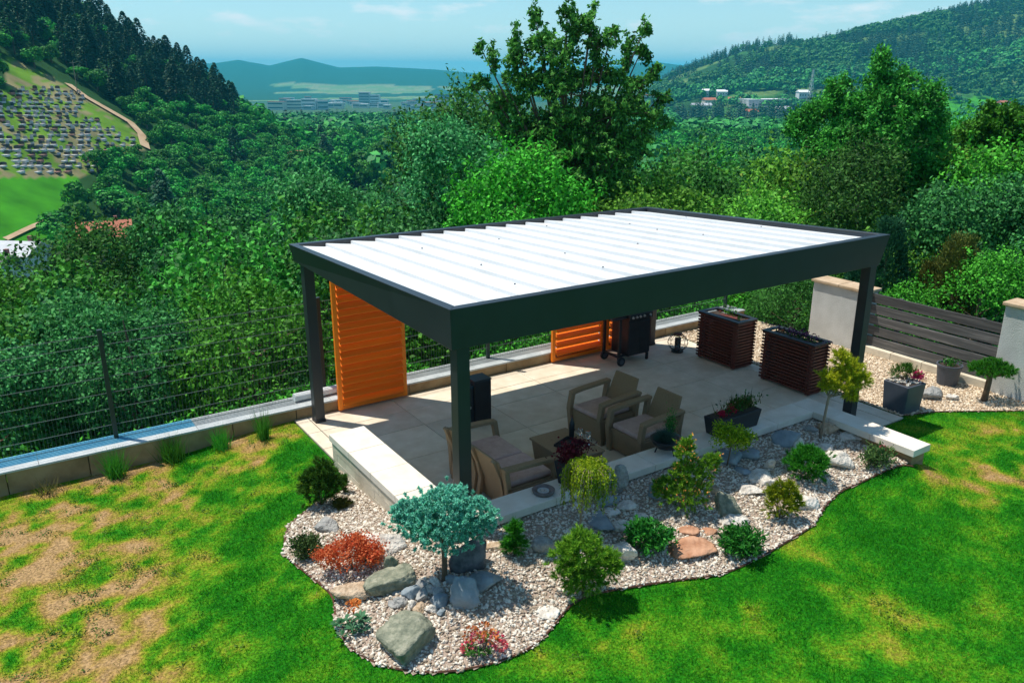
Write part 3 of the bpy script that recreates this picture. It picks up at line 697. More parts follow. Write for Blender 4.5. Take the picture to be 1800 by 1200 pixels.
mb = MB(); mb.hexa([(.05, .05, .02), (.57, .05, .02), (.57, .83, .02), (.05, .83, .02)], [(.01, .01, .37), (.61, .01, .37), (.61, .87, .37), (.01, .87, .37)]); mb.build('table_base', M['rattan'], t, bevel=.015)
mb = MB(); mb.box(-.01, -.01, .372, .63, .89, .405); mb.build('table_top', M['rattan'], t, bevel=.01)
t = thing('serving_tray', 'black tray on the wicker coffee table', 'tray', (2.33, 1.12, .406), R(20))
mb = MB(); mb.box(-.17, -.13, 0, .17, .13, .008); mb.build('tray_base', M['black'], t)
for a in ((-.17, -.13, -.155, .13), (.155, -.13, .17, .13), (-.154, -.13, .154, -.118), (-.154, .118, .154, .13)): mb = MB(); mb.box(a[0], a[1], .009, a[2], a[3], .035); mb.build('tray_rim', M['black'], t)
t = thing('wine_bottle', 'dark wine bottle standing on the coffee table', 'bottle', (2.52, 1.30, .406))
mb = MB(); mb.lathe([(.036, 0), (.038, .01), (.038, .19), (.030, .22), (.014, .25), (.014, .315)], 16); mb.build('bottle_body', M['black'], t, smooth=True)
mb = MB(); mb.lathe([(.0155, .29), (.0155, .318)], 12); mb.build('cork_foil', M['redleafm'] if 'redleafm' in M else M['rust'], t)
for x, y, lb in ((2.53, 1.12, 'left wine glass beside the dark bottle'), (2.56, .98, 'right wine glass nearer the potted red plant')):
    t = thing('wine_glass', lb, 'glass', (x, y, .406), group='wine glasses on the table')
    mb = MB(); mb.lathe([(.033, 0), (.033, .003), (.004, .006), (.004, .08), (.022, .095), (.038, .13), (.036, .175), (.030, .19)], 14); mb.build('glass_body', M['gl'], t, smooth=True)

# black cabinet with small side bin
t = thing('patio_heater_cabinet', 'tall black box cabinet standing on the patio behind the sofa', 'cabinet', (2.02, 3.10, 0))
mb = MB(); mb.box(0, 0, .02, .30, .28, .74); mb.build('cabinet_body', M['black'], t, bevel=.012)
mb = MB(); mb.box(-.006, -.006, .742, .306, .286, .765); mb.build('lid', M['blackplastic'], t, bevel=.006)
mb = MB(); mb.box(-.16, .03, .02, -.004, .25, .66); mb.build('side_box', M['blackplastic'], t, bevel=.01)
mb = MB(); mb.box(-.165, .025, .662, -.004, .255, .68); mb.build('side_lid', mat('teal_lid', (.02, .07, .10), rough=.35), t)
mb = MB(); mb.lathe([(.022, 0), (.026, .015), (.012, .028)], 12, Matrix.Translation((-.08, .028, .34)) @ Matrix.Rotation(R(90), 4, 'X')); mb.build('knob', M['metal'], t)

# barbecue
t = thing('gas_barbecue', 'black gas barbecue cart with wheels and steel knobs on the patio', 'barbecue', (5.74, 4.03, 0))
mb = MB(); mb.box(.22, .02, .14, .76, .50, .86); mb.build('cabinet', M['black'], t, bevel=.01)
for a, b in ((.225, .488), (.492, .755)): mb = MB(); mb.box(a, .002, .16, b, .018, .80); mb.build('cabinet_door', M['black'], t, bevel=.005)
mb = MB(); mb.box(.20, -.03, .862, .78, .50, .97); mb.build('control_panel', M['black'], t, bevel=.01)
for k, xx in enumerate((.27, .36, .45, .55, .70)):
    mb = MB(); mb.lathe([(.026, 0), (.024, .02), (.018, .034)], 14, Matrix.Translation((xx, -.031, .915)) @ Matrix.Rotation(R(90), 4, 'X')); mb.build('knob', M['metal'], t)
mb = MB(); mb.prism([(.0, .98), (.52, .98), (.50, 1.18), (.40, 1.28), (.16, 1.28), (.02, 1.14)], .21, .77, 'x'); mb.build('hood', M['black'], t, bevel=.02)
mb = MB(); mb.box(-.16, .03, .90, .196, .48, .93); mb.build('side_shelf', M['blackplastic'], t, bevel=.006)
for xx, yy in ((.02, .02), (.02, .46)): mb = MB(); mb.box(xx-.02, yy, .10, xx+.03, yy+.045, .90); mb.build('leg', M['black'], t)
mb = MB(); mb.box(.70, .01, 0, .745, .05, .14); mb.box(.70, .45, 0, .745, .49, .14); mb.build('leg', M['black'], t)
mb = MB(); mb.box(.0, .066, .14, .218, .10, .18); mb.box(0, .10, .14, .04, .458, .18); mb.build('lower_bar', M['black'], t)
for yy in (-.02, .47):
    mb = MB(); T = Matrix.Translation((.03, yy, .09)) @ Matrix.Rotation(R(90), 4, 'X'); mb.lathe([(.05, -.022), (.085, -.022), (.09, -.012), (.09, .012), (.085, .022), (.05, .022)], 20, T); w = mb.build('wheel', M['black'], t)
    mb = MB(); mb.lathe([(.048, -.026), (.048, .026)], 14, T); c = mb.build('hub', M['greyplastic'], w)

# wire lantern basket
t = thing('wire_lantern', 'round black wire lantern with a glass candle holder on the sunny patio strip', 'lantern', (7.27, 4.05, 0)); LR = .20
mb = MB(); mb.lathe([(.11, 0), (.12, .01), (.12, .03), (.05, .035)], 20); mb.build('base_plate', M['black'], t)
for k in range(12):
    a = k*math.pi/6; mb = MB(); mb.tube([((.07+(LR-.07)*math.sin(f*math.pi)**.7)*math.cos(a), (.07+(LR-.07)*math.sin(f*math.pi)**.7)*math.sin(a), .03+.33*f) for f in np.linspace(0, 1, 9)], .005, 4)
    mb.build('wire_rib', M['black'], t)
mb = MB()
for f in (.25, .5, .75):
    r_ = .07+(LR-.07)*math.sin(f*math.pi)**.7; mb.tube([(r_*math.cos(a), r_*math.sin(a), .03+.33*f) for a in np.linspace(0, 2*math.pi, 25)], .004, 4)
mb.build('wire_hoop', M['black'], t)
mb = MB(); mb.lathe([(.062, .036), (.062, .28), (.058, .28), (.058, .04)], 18, closed=True); mb.build('glass_cylinder', M['gl'], t, smooth=True)
mb = MB(); mb.lathe([(.035, .037), (.035, .15), (.03, .155)], 16); mb.build('candle', mat('plum_candle', (.10, .03, .10), rough=.5), t)
mb = MB(); mb.lathe([(.085, .36), (.085, .375), (.02, .39)], 18); mb.build('top_ring', M['rust'], t)

# tall slatted wooden planters
def slat_planter(x0, y0, x1, y1, label, H=.92):
    t = thing('slatted_planter', label, 'planter', (x0, y0, 0), group='tall dark red slatted planters'); X = x1-x0; Y = y1-y0
    mb = MB()
    for a, b in ((.06, .12), (X-.10, .12), (.06, Y-.16), (X-.10, Y-.16)): mb.box(a, b, .02, a+.04, b+.04, H-.03)
    mb.build('corner_post', M['darkwood'], t)
    mb = MB(); mb.box(.13, .28, .03, X-.13, Y-.28, H-.04); mb.build('inner_box', M['darkwood'], t)
    n = 15; dz = (H-.05)/n; fx = fy = None
    for k in range(n):
        z = .02+dz*k
        for yy in (.02, .06, Y-.10, Y-.06):
            if fx is None: mb = MB(); mb.box(0, 0, 0, X, .026, dz*.52); fx = mb.build('slat', M['darkwood'], t); o = fx
            else: o = fx.copy(); COL.objects.link(o)
            o.location = (0, yy, z)
        for xx in (.0, X-.03):
            if fy is None: mb = MB(); mb.box(0, -.02, 0, .028, Y+.02, dz*.5); fy = mb.build('slat', M['darkwood'], t); o = fy
            else: o = fy.copy(); COL.objects.link(o)
            o.location = (xx+.001, 0, z+dz*.5)
    for b in ((-.02, -.03, X+.02, .06), (-.02, Y-.06, X+.02, Y+.03), (-.02, .062, .07, Y-.062), (X-.07, .062, X+.02, Y-.062)):
        mb = MB(); mb.box(b[0], b[1], H-.022, b[2], b[3], H+.003); mb.build('top_board', M['black'], t, bevel=.003)
    mb = MB(); mb.box(.07, .07, H-.12, X-.07, Y-.07, H-.05); mb.build('potting_soil', M['soil'], t)
    return t
slat_planter(7.36, 2.66, 7.86, 3.62, 'tall dark red slatted planter further back, nearly bare with one green sprig', .93)
slat_planter(7.42, 1.05, 7.84, 2.12, 'tall dark red slatted planter nearer the seat wall, topped with purple petunias', .93)

# ------------------------------------------------------------------ plants
def needle_clumps(tips, dirs, nper, L, W, rg, stem=.0, spread=1.0):
    n = len(tips); D = np.repeat(dirs, nper, 0)*1.0+rg.normal(size=(n*nper, 3))*spread*.6
    B = np.repeat(tips, nper, 0)-np.repeat(dirs, nper, 0)*rg.random((n*nper, 1))*stem
    return blades(B, D, L*(.7+.6*rg.random(n*nper)), W, rg)
def lobes_pts(rg, lobes, n):
    """tips and outward directions on a set of ellipsoids; hidden ones inside others dropped"""
    T = []; D = []; wts = np.array([l[1][0]*l[1][2] for l in lobes]); wts = wts/wts.sum()
    for (c, r), w_ in zip(lobes, wts):
        k = int(n*w_)+3; d = sph(k, rg); d[:, 2] = np.abs(d[:, 2])*np.where(rg.random(k) < .78, 1, -1)
        p = np.array(c)+d*np.array(r)*((.42+.6*rg.random((k, 1))**.6)*(1+.28*(rg.random((k, 1)) < .14))); T.append(p); D.append(unit(d/np.array(r)*np.mean(r)+np.array([0, 0, .35])))
    return np.concatenate(T), np.concatenate(D)
def frame_at(px, py):
    p = P(px, py); _, c = pj(p); return p, float(c[0])/FPX       # point, metres per photo pixel
def twigs(rg, lobes, r0, n=9, base=(0, 0, 0)):
    mb = MB()
    for i in range(n):
        c, r = lobes[i % len(lobes)]; d = sph(1, rg)[0]; e = np.array(c)+d*np.array(r)*.6; m_ = (np.array(base)+e)/2+np.array([0, 0, -.12*r[2]])
        mb.tube([base, tuple(m_), tuple(e)], [r0, r0*.7, r0*.3], 5)
    return mb
def shrub(px, py, label, name, cat, lobes_px, mt, kind='pine', n=120, nper=30, L=.05, W=.006, stem=.05, spread=1.0, trunk=None, seed=1, bark='bark', tips=None, z0=None, twig=True):
    """lobes_px: list of (dx, dup, rx, rz) in photo pixels relative to the base pixel"""
    rg = np.random.default_rng(seed); p, s = frame_at(px, py)
    if z0 is not None: p = bp(px, py, z0); s = float(pj(p)[1][0])/FPX
    t = thing(name, label, cat, p); lobes = []
    for dx, up_, rx, rz in lobes_px:
        c = RT*dx*s+np.array([0, 0, up_*s*1.04]); lobes.append((c, (rx*s, rx*s*.9, rz*s)))
    if trunk:
        mb = MB(); top = np.array(lobes[0][0])*np.array([1, 1, 1]); r_ = trunk*s
        mb.tube([(0, 0, -.05), tuple(top*.35+np.array([.01, 0, 0])), tuple(top*.72), tuple(top)], [r_, r_*.8, r_*.75, r_*.4], 7)
        mb.build('trunk', M[bark], t, smooth=True); base = tuple(top*.8)
    else: base = (0, 0, 0)
    if twig: twigs(rg, lobes, max(.006, (trunk or 1.6)*s*.45), 10, base).build('branches', M[bark], t, smooth=True)
    T, D = lobes_pts(rg, lobes, int(n*(1.9 if kind == 'pine' else 1.35)))
    if kind == 'pine': V, F = needle_clumps(T, D, nper, L, W*1.5, rg, stem, spread)
    else:
        C = np.repeat(T, nper, 0)+rg.normal(size=(len(T)*nper, 3))*stem; DD = np.repeat(D, nper, 0)+rg.normal(size=(len(T)*nper, 3))*spread
        V, F = leaves(C, DD, L*(.6+.7*rg.random(len(C))), W*(.7+.6*rg.random(len(C))), rg)
    mk('foliage', V, F, LF[mt], t)
    if tips:
        tm, frac, tn, tl, tw = tips; ii = rg.choice(len(T), int(len(T)*frac), replace=False); up = T[ii]+D[ii]*L*.4
        C = np.repeat(up, tn, 0)+rg.normal(size=(len(up)*tn, 3))*tl*.7; V, F = leaves(C, np.repeat(D[ii], tn, 0)+rg.normal(size=(len(C), 3))*.9, tl, tw, rg)
        tag(mk('flowers' if 'fl' in tm else 'young_tips', V, F, LF[tm], t), kind='stuff')
    return t
# conifers and shrubs of the rock garden
shrub(565, 890, 'dark green bushy mountain pine at the lawn edge left of the seat wall', 'mountain_pine', 'shrub', [(0, 40, 32, 36), (8, 66, 20, 28), (-20, 36, 20, 30), (22, 40, 20, 28)], 'pined', n=150, nper=46, L=.06, W=.006, seed=2)
shrub(606, 868, 'tiny green pine seedling between the mountain pine and the seat wall', 'pine_seedling', 'shrub', [(0, 20, 8, 19)], 'pined', n=26, nper=34, L=.05, W=.005, seed=3)
shrub(600, 893, 'small browned heather tuft at the foot of the mountain pine', 'heather', 'plant', [(0, 8, 17, 11)], 'brown', n=70, nper=26, L=.04, W=.005, seed=4)
shrub(540, 980, 'small pale green leafed shrub at the left tip of the gravel bed', 'boxwood_shrub', 'shrub', [(0, 20, 24, 19)], 'bay', 'leaf', n=80, nper=14, L=.038, W=.02, stem=.03, spread=.6, seed=5)
shrub(618, 1003, 'low bright orange red barberry bush in the gravel', 'barberry', 'shrub', [(0, 36, 44, 22), (-36, 28, 24, 19), (34, 32, 26, 20), (6, 52, 22, 14)], 'barb', 'leaf', n=260, nper=12, L=.030, W=.02, stem=.025, spread=.9, seed=6, trunk=2.5)
shrub(781, 1022, 'blue spruce grafted on a straight bare stem at the corner of the seat wall', 'blue_spruce', 'dwarf tree', [(0, 118, 66, 42), (-48, 124, 44, 32), (52, 128, 42, 32), (6, 150, 48, 34), (14, 88, 58, 20), (-64, 138, 28, 16), (70, 110, 26, 20), (-26, 100, 40, 22)], 'spruce', n=900, nper=64, L=.028, W=.0075, stem=.03, spread=2.4, seed=7, trunk=6)
shrub(905, 978, 'small upright feathery green conifer just in front of the seat wall', 'dwarf_conifer', 'shrub', [(0, 40, 17, 32), (3, 24, 20, 24), (-10, 20, 14, 18)], 'ball', n=100, nper=34, L=.055, W=.005, seed=8, spread=.8)
shrub(1024, 1050, 'wide spreading yellow green dwarf pine at the lawn edge in front', 'dwarf_pine', 'shrub', [(0, 76, 48, 44), (-34, 78, 30, 26), (38, 66, 32, 28), (-8, 104, 34, 22), (10, 34, 44, 24), (52, 60, 18, 16), (-16, 42, 40, 20)], 'pine', n=330, nper=44, L=.05, W=.0055, seed=9, trunk=3.5)
shrub(1200, 893, 'conical bushy spruce with orange young shoots in front of the bowl planter', 'conical_spruce', 'shrub', [(0, 30, 52, 28), (2, 62, 36, 30), (-2, 98, 22, 30), (0, 120, 11, 16), (40, 78, 19, 26), (-36, 40, 24, 22), (50, 88, 12, 16)], 'pine', n=420, nper=34, L=.038, W=.0055, seed=10, tips=('orangefl', .09, 5, .03, .014))
shrub(1368, 912, 'small golden green upright conifer near the right end of the bed', 'golden_conifer', 'shrub', [(0, 30, 30, 28), (-14, 48, 14, 22), (14, 50, 15, 24), (0, 54, 12, 22), (28, 30, 14, 22)], 'gold', n=190, nper=32, L=.045, W=.0055, seed=11, spread=.75)
shrub(1418, 842, 'round dark green ball shaped dwarf pine beside a white rock', 'ball_pine', 'shrub', [(0, 28, 39, 30)], 'ball', n=190, nper=40, L=.055, W=.0055, seed=12, spread=.9)
shrub(1440, 772, 'yellow pine grafted on a slim stem beside the right corner post', 'stem_pine', 'dwarf tree', [(9, 96, 20, 16), (26, 102, 32, 24), (2, 114, 20, 18), (40, 122, 24, 24), (20, 140, 18, 24), (62, 106, 20, 20), (44, 84, 18, 14), (-4, 96, 12, 10)], 'piney', n=250, nper=40, L=.055, W=.006, seed=13, trunk=3, stem=.07, bark='barkpale')
shrub(1276, 822, 'yellow green dwarf maple on a thin stem in front of the black box planter', 'dwarf_maple', 'dwarf tree', [(8, 56, 34, 16), (-6, 64, 22, 12), (26, 52, 18, 10)], 'larch', 'leaf', n=110, nper=12, L=.045, W=.022, stem=.035, spread=.7, seed=14, trunk=1.5)
shrub(1541, 822, 'small green shrub with one pink bloom beneath the capping end', 'peony', 'shrub', [(0, 20, 26, 18), (-14, 18, 14, 14)], 'bay', 'leaf', n=70, nper=12, L=.055, W=.018, stem=.03, spread=.7, seed=15)
pp, ss = frame_at(1541, 822)
def bloom(px, py, z, r, mt, label, parent=None, n=90, name='bloom', nl=.03):
    rg = np.random.default_rng(int(px)); p = bp(px, py, z); C = sph(n, rg)*r*(.6+.4*rg.random((n, 1)))*np.array([1, 1, .7]); V, F = leaves(C, C+rg.normal(size=C.shape)*r*.3, nl, nl*.7, rg)
    if parent is not None:
        pl = np.array(parent.location); return mk(name, V+(p-pl), F, LF[mt], parent)
def last(): return [o for o in COL.objects if o.type == 'EMPTY' and o.parent is None][-1]
bloom(1552, 787, pp[2]+.2, .055, 'pinkfl', '', last())
# broad leaved perennials
shrub(1142, 968, 'glossy dark green perennial between two white rocks in the bed', 'perennial', 'plant', [(0, 28, 38, 24), (-18, 40, 20, 18)], 'peren', 'leaf', n=110, nper=12, L=.075, W=.024, stem=.03, spread=.7, seed=16)
shrub(1300, 972, 'glossy green perennial at the lawn edge right of the orange lava rock', 'perennial', 'plant', [(0, 24, 38, 20)], 'peren', 'leaf', n=100, nper=12, L=.07, W=.024, stem=.03, spread=.7, seed=17)
def rosette(px, py, r, n, mt, label, name, cat, L, W, seed, fl=None):
    rg = np.random.default_rng(seed); p, s = frame_at(px, py); t = thing(name, label, cat, p)
    twigs(rg, [(np.array([0, 0, r*.5]), (r, r, r*.4))], .006, 7).build('branches', M['bark'], t)
    C = []; D = []
    for i in range(n):
        c = sph(1, rg)[0]*np.array([r, r, r*.45])*rg.random()**.3; c[2] = abs(c[2])+.05
        for k in range(7): a = k*2*math.pi/7+rg.random(); d = np.array([math.cos(a), math.sin(a), .25]); C.append(c+d*L*.5); D.append(d)
    V, F = leaves(np.array(C), np.array(D), L, W, rg, nrm=np.tile([0, 0, 1.0], (len(C), 1))+rg.normal(size=(len(C), 3))*.25); mk('foliage', V, F, LF[mt], t)
    if fl:
        for k, (fx, fy, fr, fm) in enumerate(fl):
            c = RT*fx*s+np.array([0, 0, fy*s]); q = sph(70, rg)*fr*s*np.array([1, 1, .75]); V, F = leaves(c+q, q+rg.normal(size=q.shape)*.02, .032, .024, rg); mk('flower_head', V, F, LF[fm], t)
    return t
rosette(615, 1108, .17, 12, 'rhodo', 'small blue green rhododendron with wilting orange bloom by the tan rock', 'rhododendron', 'shrub', .085, .032, 21, [(6, 50, 13, 'orangefl'), (14, 58, 8, 'orangefl')])
rosette(848, 1148, .17, 8, 'peren', 'azalea covered in orange and pink blooms at the front of the bed', 'azalea', 'shrub', .075, .028, 22, [(-20, 42, 15, 'orangefl'), (2, 50, 15, 'orangefl'), (14, 36, 15, 'orangefl'), (26, 30, 14, 'pinkfl'), (-26, 12, 12, 'pinkfl'), (32, 18, 12, 'pinkfl'), (-8, 34, 12, 'pinkfl')])
# weeping larch
def weeping(px, py, label):
    rg = np.random.default_rng(31); p, s = frame_at(px, py); t = thing('weeping_larch', label, 'dwarf tree', p)
    top = RT*12*s+np.array([0, 0, 140*s]); mb = MB(); mb.tube([(0, 0, -.05), tuple(RT*1*s+np.array([0, 0, 60*s])), tuple(top)], [.013, .011, .008], 6); mb.build('trunk', M['barkpale'], t)
    C = []; D = []; mb = MB()
    for i in range(100):
        a = rg.random()*2*math.pi; rad = (.25+.75*rg.random())*48*s; drop = (30+62*rg.random())*s*(.5+.5*rad/(48*s)); pts = []
        for f in np.linspace(0, 1, 12):
            r_ = rad*math.sin(min(f*1.5, 1)*math.pi/2); z = top[2]+6*s*math.sin(f*3)-drop*max(0, f-.25)**1.3/.75**1.3
            pts.append(np.array([top[0]+r_*math.cos(a), top[1]+r_*math.sin(a), z]))
        mb.tube([tuple(q) for q in pts], .0035, 4)
        for q, q2 in zip(pts[1:], pts[:-1]):
            for k in range(11): C.append(q+(q2-q)*rg.random()+rg.normal(size=3)*.012); D.append((q-q2)+rg.normal(size=3)*.035+np.array([0, 0, -.02]))
    mb.build('branches', M['barkpale'], t)
    V, F = leaves(np.array(C), np.array(D), .035, .012, rg); mk('foliage', V, F, LF['larch'], t)
weeping(1019, 946, 'yellow green weeping larch on a thin stem in front of the seat wall')
# rectangular and bowl planters on the capping
def pot_leaves(t, c, r, n, mt, L, W, rg, upb=.6, name='foliage'):
    C = np.array(c)+rg.normal(size=(n, 3))*np.array(r); V, F = leaves(C, rg.normal(size=(n, 3))+np.array([0, 0, upb]), L, W, rg); return mk(name, V, F, LF[mt], t)
rg = np.random.default_rng(50)
p = bp(1275, 757, CZ); t = thing('box_planter', 'long black box planter with red geraniums standing on the stone capping', 'planter', (4.52, .16, CZ+.001))
mb = MB(); mb.hexa([(-.40, -.10, 0), (.40, -.10, 0), (.40, .13, 0), (-.40, .13, 0)], [(-.44, -.13, .26), (.44, -.13, .26), (.44, .16, .26), (-.44, .16, .26)]); mb.build('planter_box', M['blackplastic'], t, bevel=.012)
mb = MB(); mb.box(-.41, -.10, .262, .41, .13, .268); mb.build('potting_soil', M['soil'], t)
pot_leaves(t, (.12, .02, .36), (.17, .04, .05), 420, 'd', .05, .022, rg, 1.4)
C = rg.normal(size=(160, 3))*np.array([.15, .04, .02])+np.array([.12, .02, .30]); V, F = blades(C, rg.normal(size=(160, 3))*.25+np.array([0, 0, 1]), .20, .012, rg); mk('stems', V, F, LF['brown'], t)
for fx, fz in ((-.28, .33), (-.10, .36), (-.24, .28), (-.02, .30)): pot_leaves(t, (fx, -.02, fz), (.026, .026, .02), 70, 'redfl', .028, .02, rg, name='flower_head')
t = thing('bowl_planter', 'dark three legged bowl planter with grey green grass on the stone capping', 'planter', (3.22, .14, CZ+.001))
mb = MB(); mb.lathe([(.09, .06), (.17, .10), (.225, .20), (.215, .205), (.15, .19), (.0, .19)], 22, closed=True); mb.build('bowl', M['black'], t, smooth=True)
for k in range(3): a = k*2.09+.5; mb = MB(); mb.tube([(.12*math.cos(a), .12*math.sin(a), .09), (.15*math.cos(a), .15*math.sin(a), 0)], .010, 6); mb.build('leg', M['black'], t)
d = sph(2600, rg); d[:, 2] = np.abs(d[:, 2])+.15; V, F = blades(np.array([-.06, 0, .18])+rg.normal(size=(2600, 3))*.025, d, .17*(.7+.5*rg.random(2600)), .004, rg); mk('fescue_tuft', V, F, leafmat('fescue', (.05, .12, .09), (.12, .24, .19), trans=.2), t)
C = rg.normal(size=(900, 3))*np.array([.035, .035, .10])+np.array([.10, .05, .33]); V, F = leaves(C, rg.normal(size=(900, 3))*.5+np.array([0, 0, 1]), .03, .01, rg); mk('dwarf_cypress', V, F, LF['d'], t)
t = thing('square_pot', 'square dark blue grey pot with dark red foliage standing on the capping', 'planter', (1.62, .14, CZ+.001), R(8))
mb = MB(); mb.hexa([(-.11, -.11, 0), (.11, -.11, 0), (.11, .11, 0), (-.11, .11, 0)], [(-.15, -.15, .30), (.15, -.15, .30), (.15, .15, .30), (-.15, .15, .30)]); mb.build('pot_body', M['blackplastic'], t, bevel=.01)
mb = MB(); mb.box(-.125, -.125, .302, .125, .125, .307); mb.build('potting_soil', M['soil'], t)
pot_leaves(t, (0, 0, .40), (.09, .09, .06), 700, 'redleaf', .04, .028, rg, .5)
pot_leaves(t, (.16, .03, .46), (.10, .06, .03), 260, 'redleaf', .035, .024, rg, .5)
t = thing('round_ashtray', 'round rusty brown bowl with pale pebbles on the capping beside the square pot', 'bowl', (1.20, .13, CZ+.001))
mb = MB(); mb.lathe([(.08, 0), (.13, .01), (.14, .045), (.125, .055), (.10, .045), (.085, .02), (0, .02)], 28, closed=True); mb.build('bowl', mat('brown_ceramic', (.13, .10, .095), (.2, .16, .15), scale=8, rough=.6), t, smooth=True)
mb = MB(); mb.lathe([(.07, .022), (.072, .034), (.05, .036), (.045, .025)], 22, closed=True); mb.build('inner_ring', M['coping'], t)
for k in range(14): a = k*2.4; r_ = .012*k**.5; V, F = rock_mesh(rg, (.02, .016, .012), 8); mk('pebble', V*1.0, F[:], ROCK['white'], t, loc=(r_*math.cos(a), r_*math.sin(a), .03))
# right hand side pots
P1 = bp(1548, 718, 0)
t = thing('square_planter', 'large black square planter with a pine and a pink rhododendron flower beside the patio corner', 'planter', (8.05, -.31, -.01), R(-3))
mb = MB(); mb.hexa([(0, 0, 0), (.40, 0, 0), (.40, .40, 0), (0, .40, 0)], [(-.03, -.03, .50), (.43, -.03, .50), (.43, .43, .50), (-.03, .43, .50)]); mb.build('planter_box', M['greyplastic'], t, bevel=.015)
mb = MB(); mb.box(.0, .0, .501, .40, .40, .506); mb.build('potting_soil', M['soil'], t)
for k in range(46): V, F = rock_mesh(rg, (.05, .04, .03), 7); q = rg.random(2)*.38+.01; (mk('pebble', V, F, ROCK['white'], t, loc=(q[0], q[1], .512)))
T_, D_ = lobes_pts(rg, [((.16, .24, .66), (.24, .22, .12)), ((.2, .2, .72), (.10, .1, .12))], 95); V, F = needle_clumps(T_, D_, 26, .06, .006, rg, .06, .8); mk('pine_foliage', V, F, LF['pined'], t)
twigs(rg, [((.16, .24, .66), (.22, .2, .1))], .01, 8, (.2, .2, .5)).build('branches', M['bark'], t)
pot_leaves(t, (.36, .10, .60), (.045, .045, .03), 170, 'magenta', .05, .036, rg, .3, name='flower_head')
t = thing('round_pot', 'round grey plastic pot behind the umbrella pine near the right pillar', 'planter', (10.0, .1, -.02))
mb = MB(); mb.lathe([(.16, 0), (.20, .36), (.215, .37), (.215, .40), (.19, .40), (.18, .36), (0, .36)], 24, closed=True); mb.build('pot_body', M['greyplastic'], t, smooth=False)
mb = MB(); mb.lathe([(.178, .362), (.17, .372)], 20); mb.build('potting_soil', M['soil'], t)
pot_leaves(t, (0, 0, .44), (.07, .07, .03), 160, 'peren', .06, .02, rg, .8)
shrub(1729, 706, 'small umbrella shaped green pine on a short trunk beside the right pillar', 'umbrella_pine', 'dwarf tree', [(4, 58, 40, 12), (-14, 60, 24, 12), (26, 56, 22, 11), (6, 66, 24, 10)], 'ball', n=230, nper=38, L=.05, W=.0055, seed=33, trunk=6.5, stem=.05, spread=.85)
# petunias and sprig on the slatted planters
rg = np.random.default_rng(77)
for nm, (cx_, cy_, z_) in (('p', (7.62, 1.5, .95)),):
    t = thing('petunias', 'purple petunias spilling over the nearer slatted planter', 'flowers', (cx_, cy_, z_-.05))
    pot_leaves(t, (0, 0, .04), (.05, .22, .02), 300, 'd', .04, .02, rg, .7); pot_leaves(t, (.02, .05, .08), (.06, .24, .025), 240, 'purple', .04, .032, rg, .7, name='flowers')
t = thing('green_sprig', 'single fresh green sprig growing in the farther slatted planter', 'plant', (7.68, 3.2, .88)); pot_leaves(t, (.05, 0, .10), (.03, .09, .05), 80, 'b', .05, .03, rg, .8)
t2 = thing('green_sprig', 'tiny green shoot at the near end of the farther slatted planter', 'plant', (7.60, 2.85, .88)); pot_leaves(t2, (.0, 0, .05), (.015, .02, .03), 26, 'b', .04, .02, rg, .8)

# grass tufts along the low wall
def tuft(px, py, h, n, mt, label, seed, wd=.05, spread=.28):
    rg = np.random.default_rng(seed); p, s = frame_at(px, py); t = thing('grass_tuft', label, 'grass tuft', p, group='ornamental grass tufts along the low wall')
    B = rg.normal(size=(n, 3))*np.array([wd, wd, 0]); D = rg.normal(size=(n, 3))*np.array([spread, spread, .1])+np.array([0, 0, 1]); L = h*s*(.55+.5*rg.random(n))
    V1, F1 = blades(B, D, L, .011, rg); mk('blades', V1, F1, LF[mt], t)
    mb = MB(); mb.tube([(0, 0, -.02), (0, 0, .05)], [.03, .012], 6); mb.build('root_crown', M['soil'], t); return t
tuft(85, 868, 40, 70, 'straw', 'sparse straw coloured grass tuft, leftmost along the low wall', 1, .10, .5)
tuft(204, 838, 62, 260, 'tuft', 'dense green grass tuft left of the fence post shadow', 2)
tuft(303, 810, 56, 260, 'tuft', 'wide green grass tuft right of the fence post shadow', 3, .07)
tuft(389, 789, 50, 200, 'tuft', 'slim green grass tuft, second from the pergola', 4)
tuft(464, 771, 62, 170, 'tuft', 'tall wispy green grass tuft nearest the pergola', 5, .04, .2)

# ------------------------------------------------------------------ rocks
def rock(cx_, cy_, w, h, kind, label, seed, rz=0, depth=.75, tilt=0, sink=.12, flat=None, name='rock', group=None):
    """photo-pixel centre, width and height of the visible rock"""
    rg = np.random.default_rng(seed); p0, s = frame_at(cx_, cy_+h*.38); W_ = w*s; Dp = W_*depth
    H = flat*s if flat else max((h*s-.42*Dp)/.88, .3*h*s)
    V, F = rock_mesh(rg, (W_*1.12, Dp*1.12, H*1.28), 12)
    o = mk(name, V, F, ROCK[kind]); base = P(cx_, cy_+h*.5-.3*Dp/s*.5*0); base = p0+G*Dp*.18
    o.location = (base[0], base[1], float(hgt(base[0], base[1]))+H*.5-sink*H); o.rotation_euler = (R(tilt), R(tilt*.4), rz)
    a = math.atan2(RT[1], RT[0])+rz; o.rotation_euler = (R(tilt), R(tilt*.4), a)
    return tag(o, label, 'rock', group)
rock(573, 920, 52, 36, 'grey', 'grey boulder below the mountain pine at the left of the bed', 101)
rock(672, 957, 92, 48, 'white', 'large flat white rock behind the orange barberry', 102, rz=.2, depth=.55)
rock(695, 1017, 84, 48, 'green', 'wide grey green rock carrying the small upright stone', 103, rz=.35, depth=.6)
rock(691, 992, 24, 40, 'green', 'small upright grey green stone leaning on the wide rock', 104, depth=.6, tilt=14)
rock(618, 1037, 60, 42, 'tan', 'tan flat topped rock at the left edge of the bed', 105, rz=-.1)
rock(716, 1117, 94, 78, 'green', 'largest green grey boulder at the front of the bed', 106, rz=-.3, depth=.85)
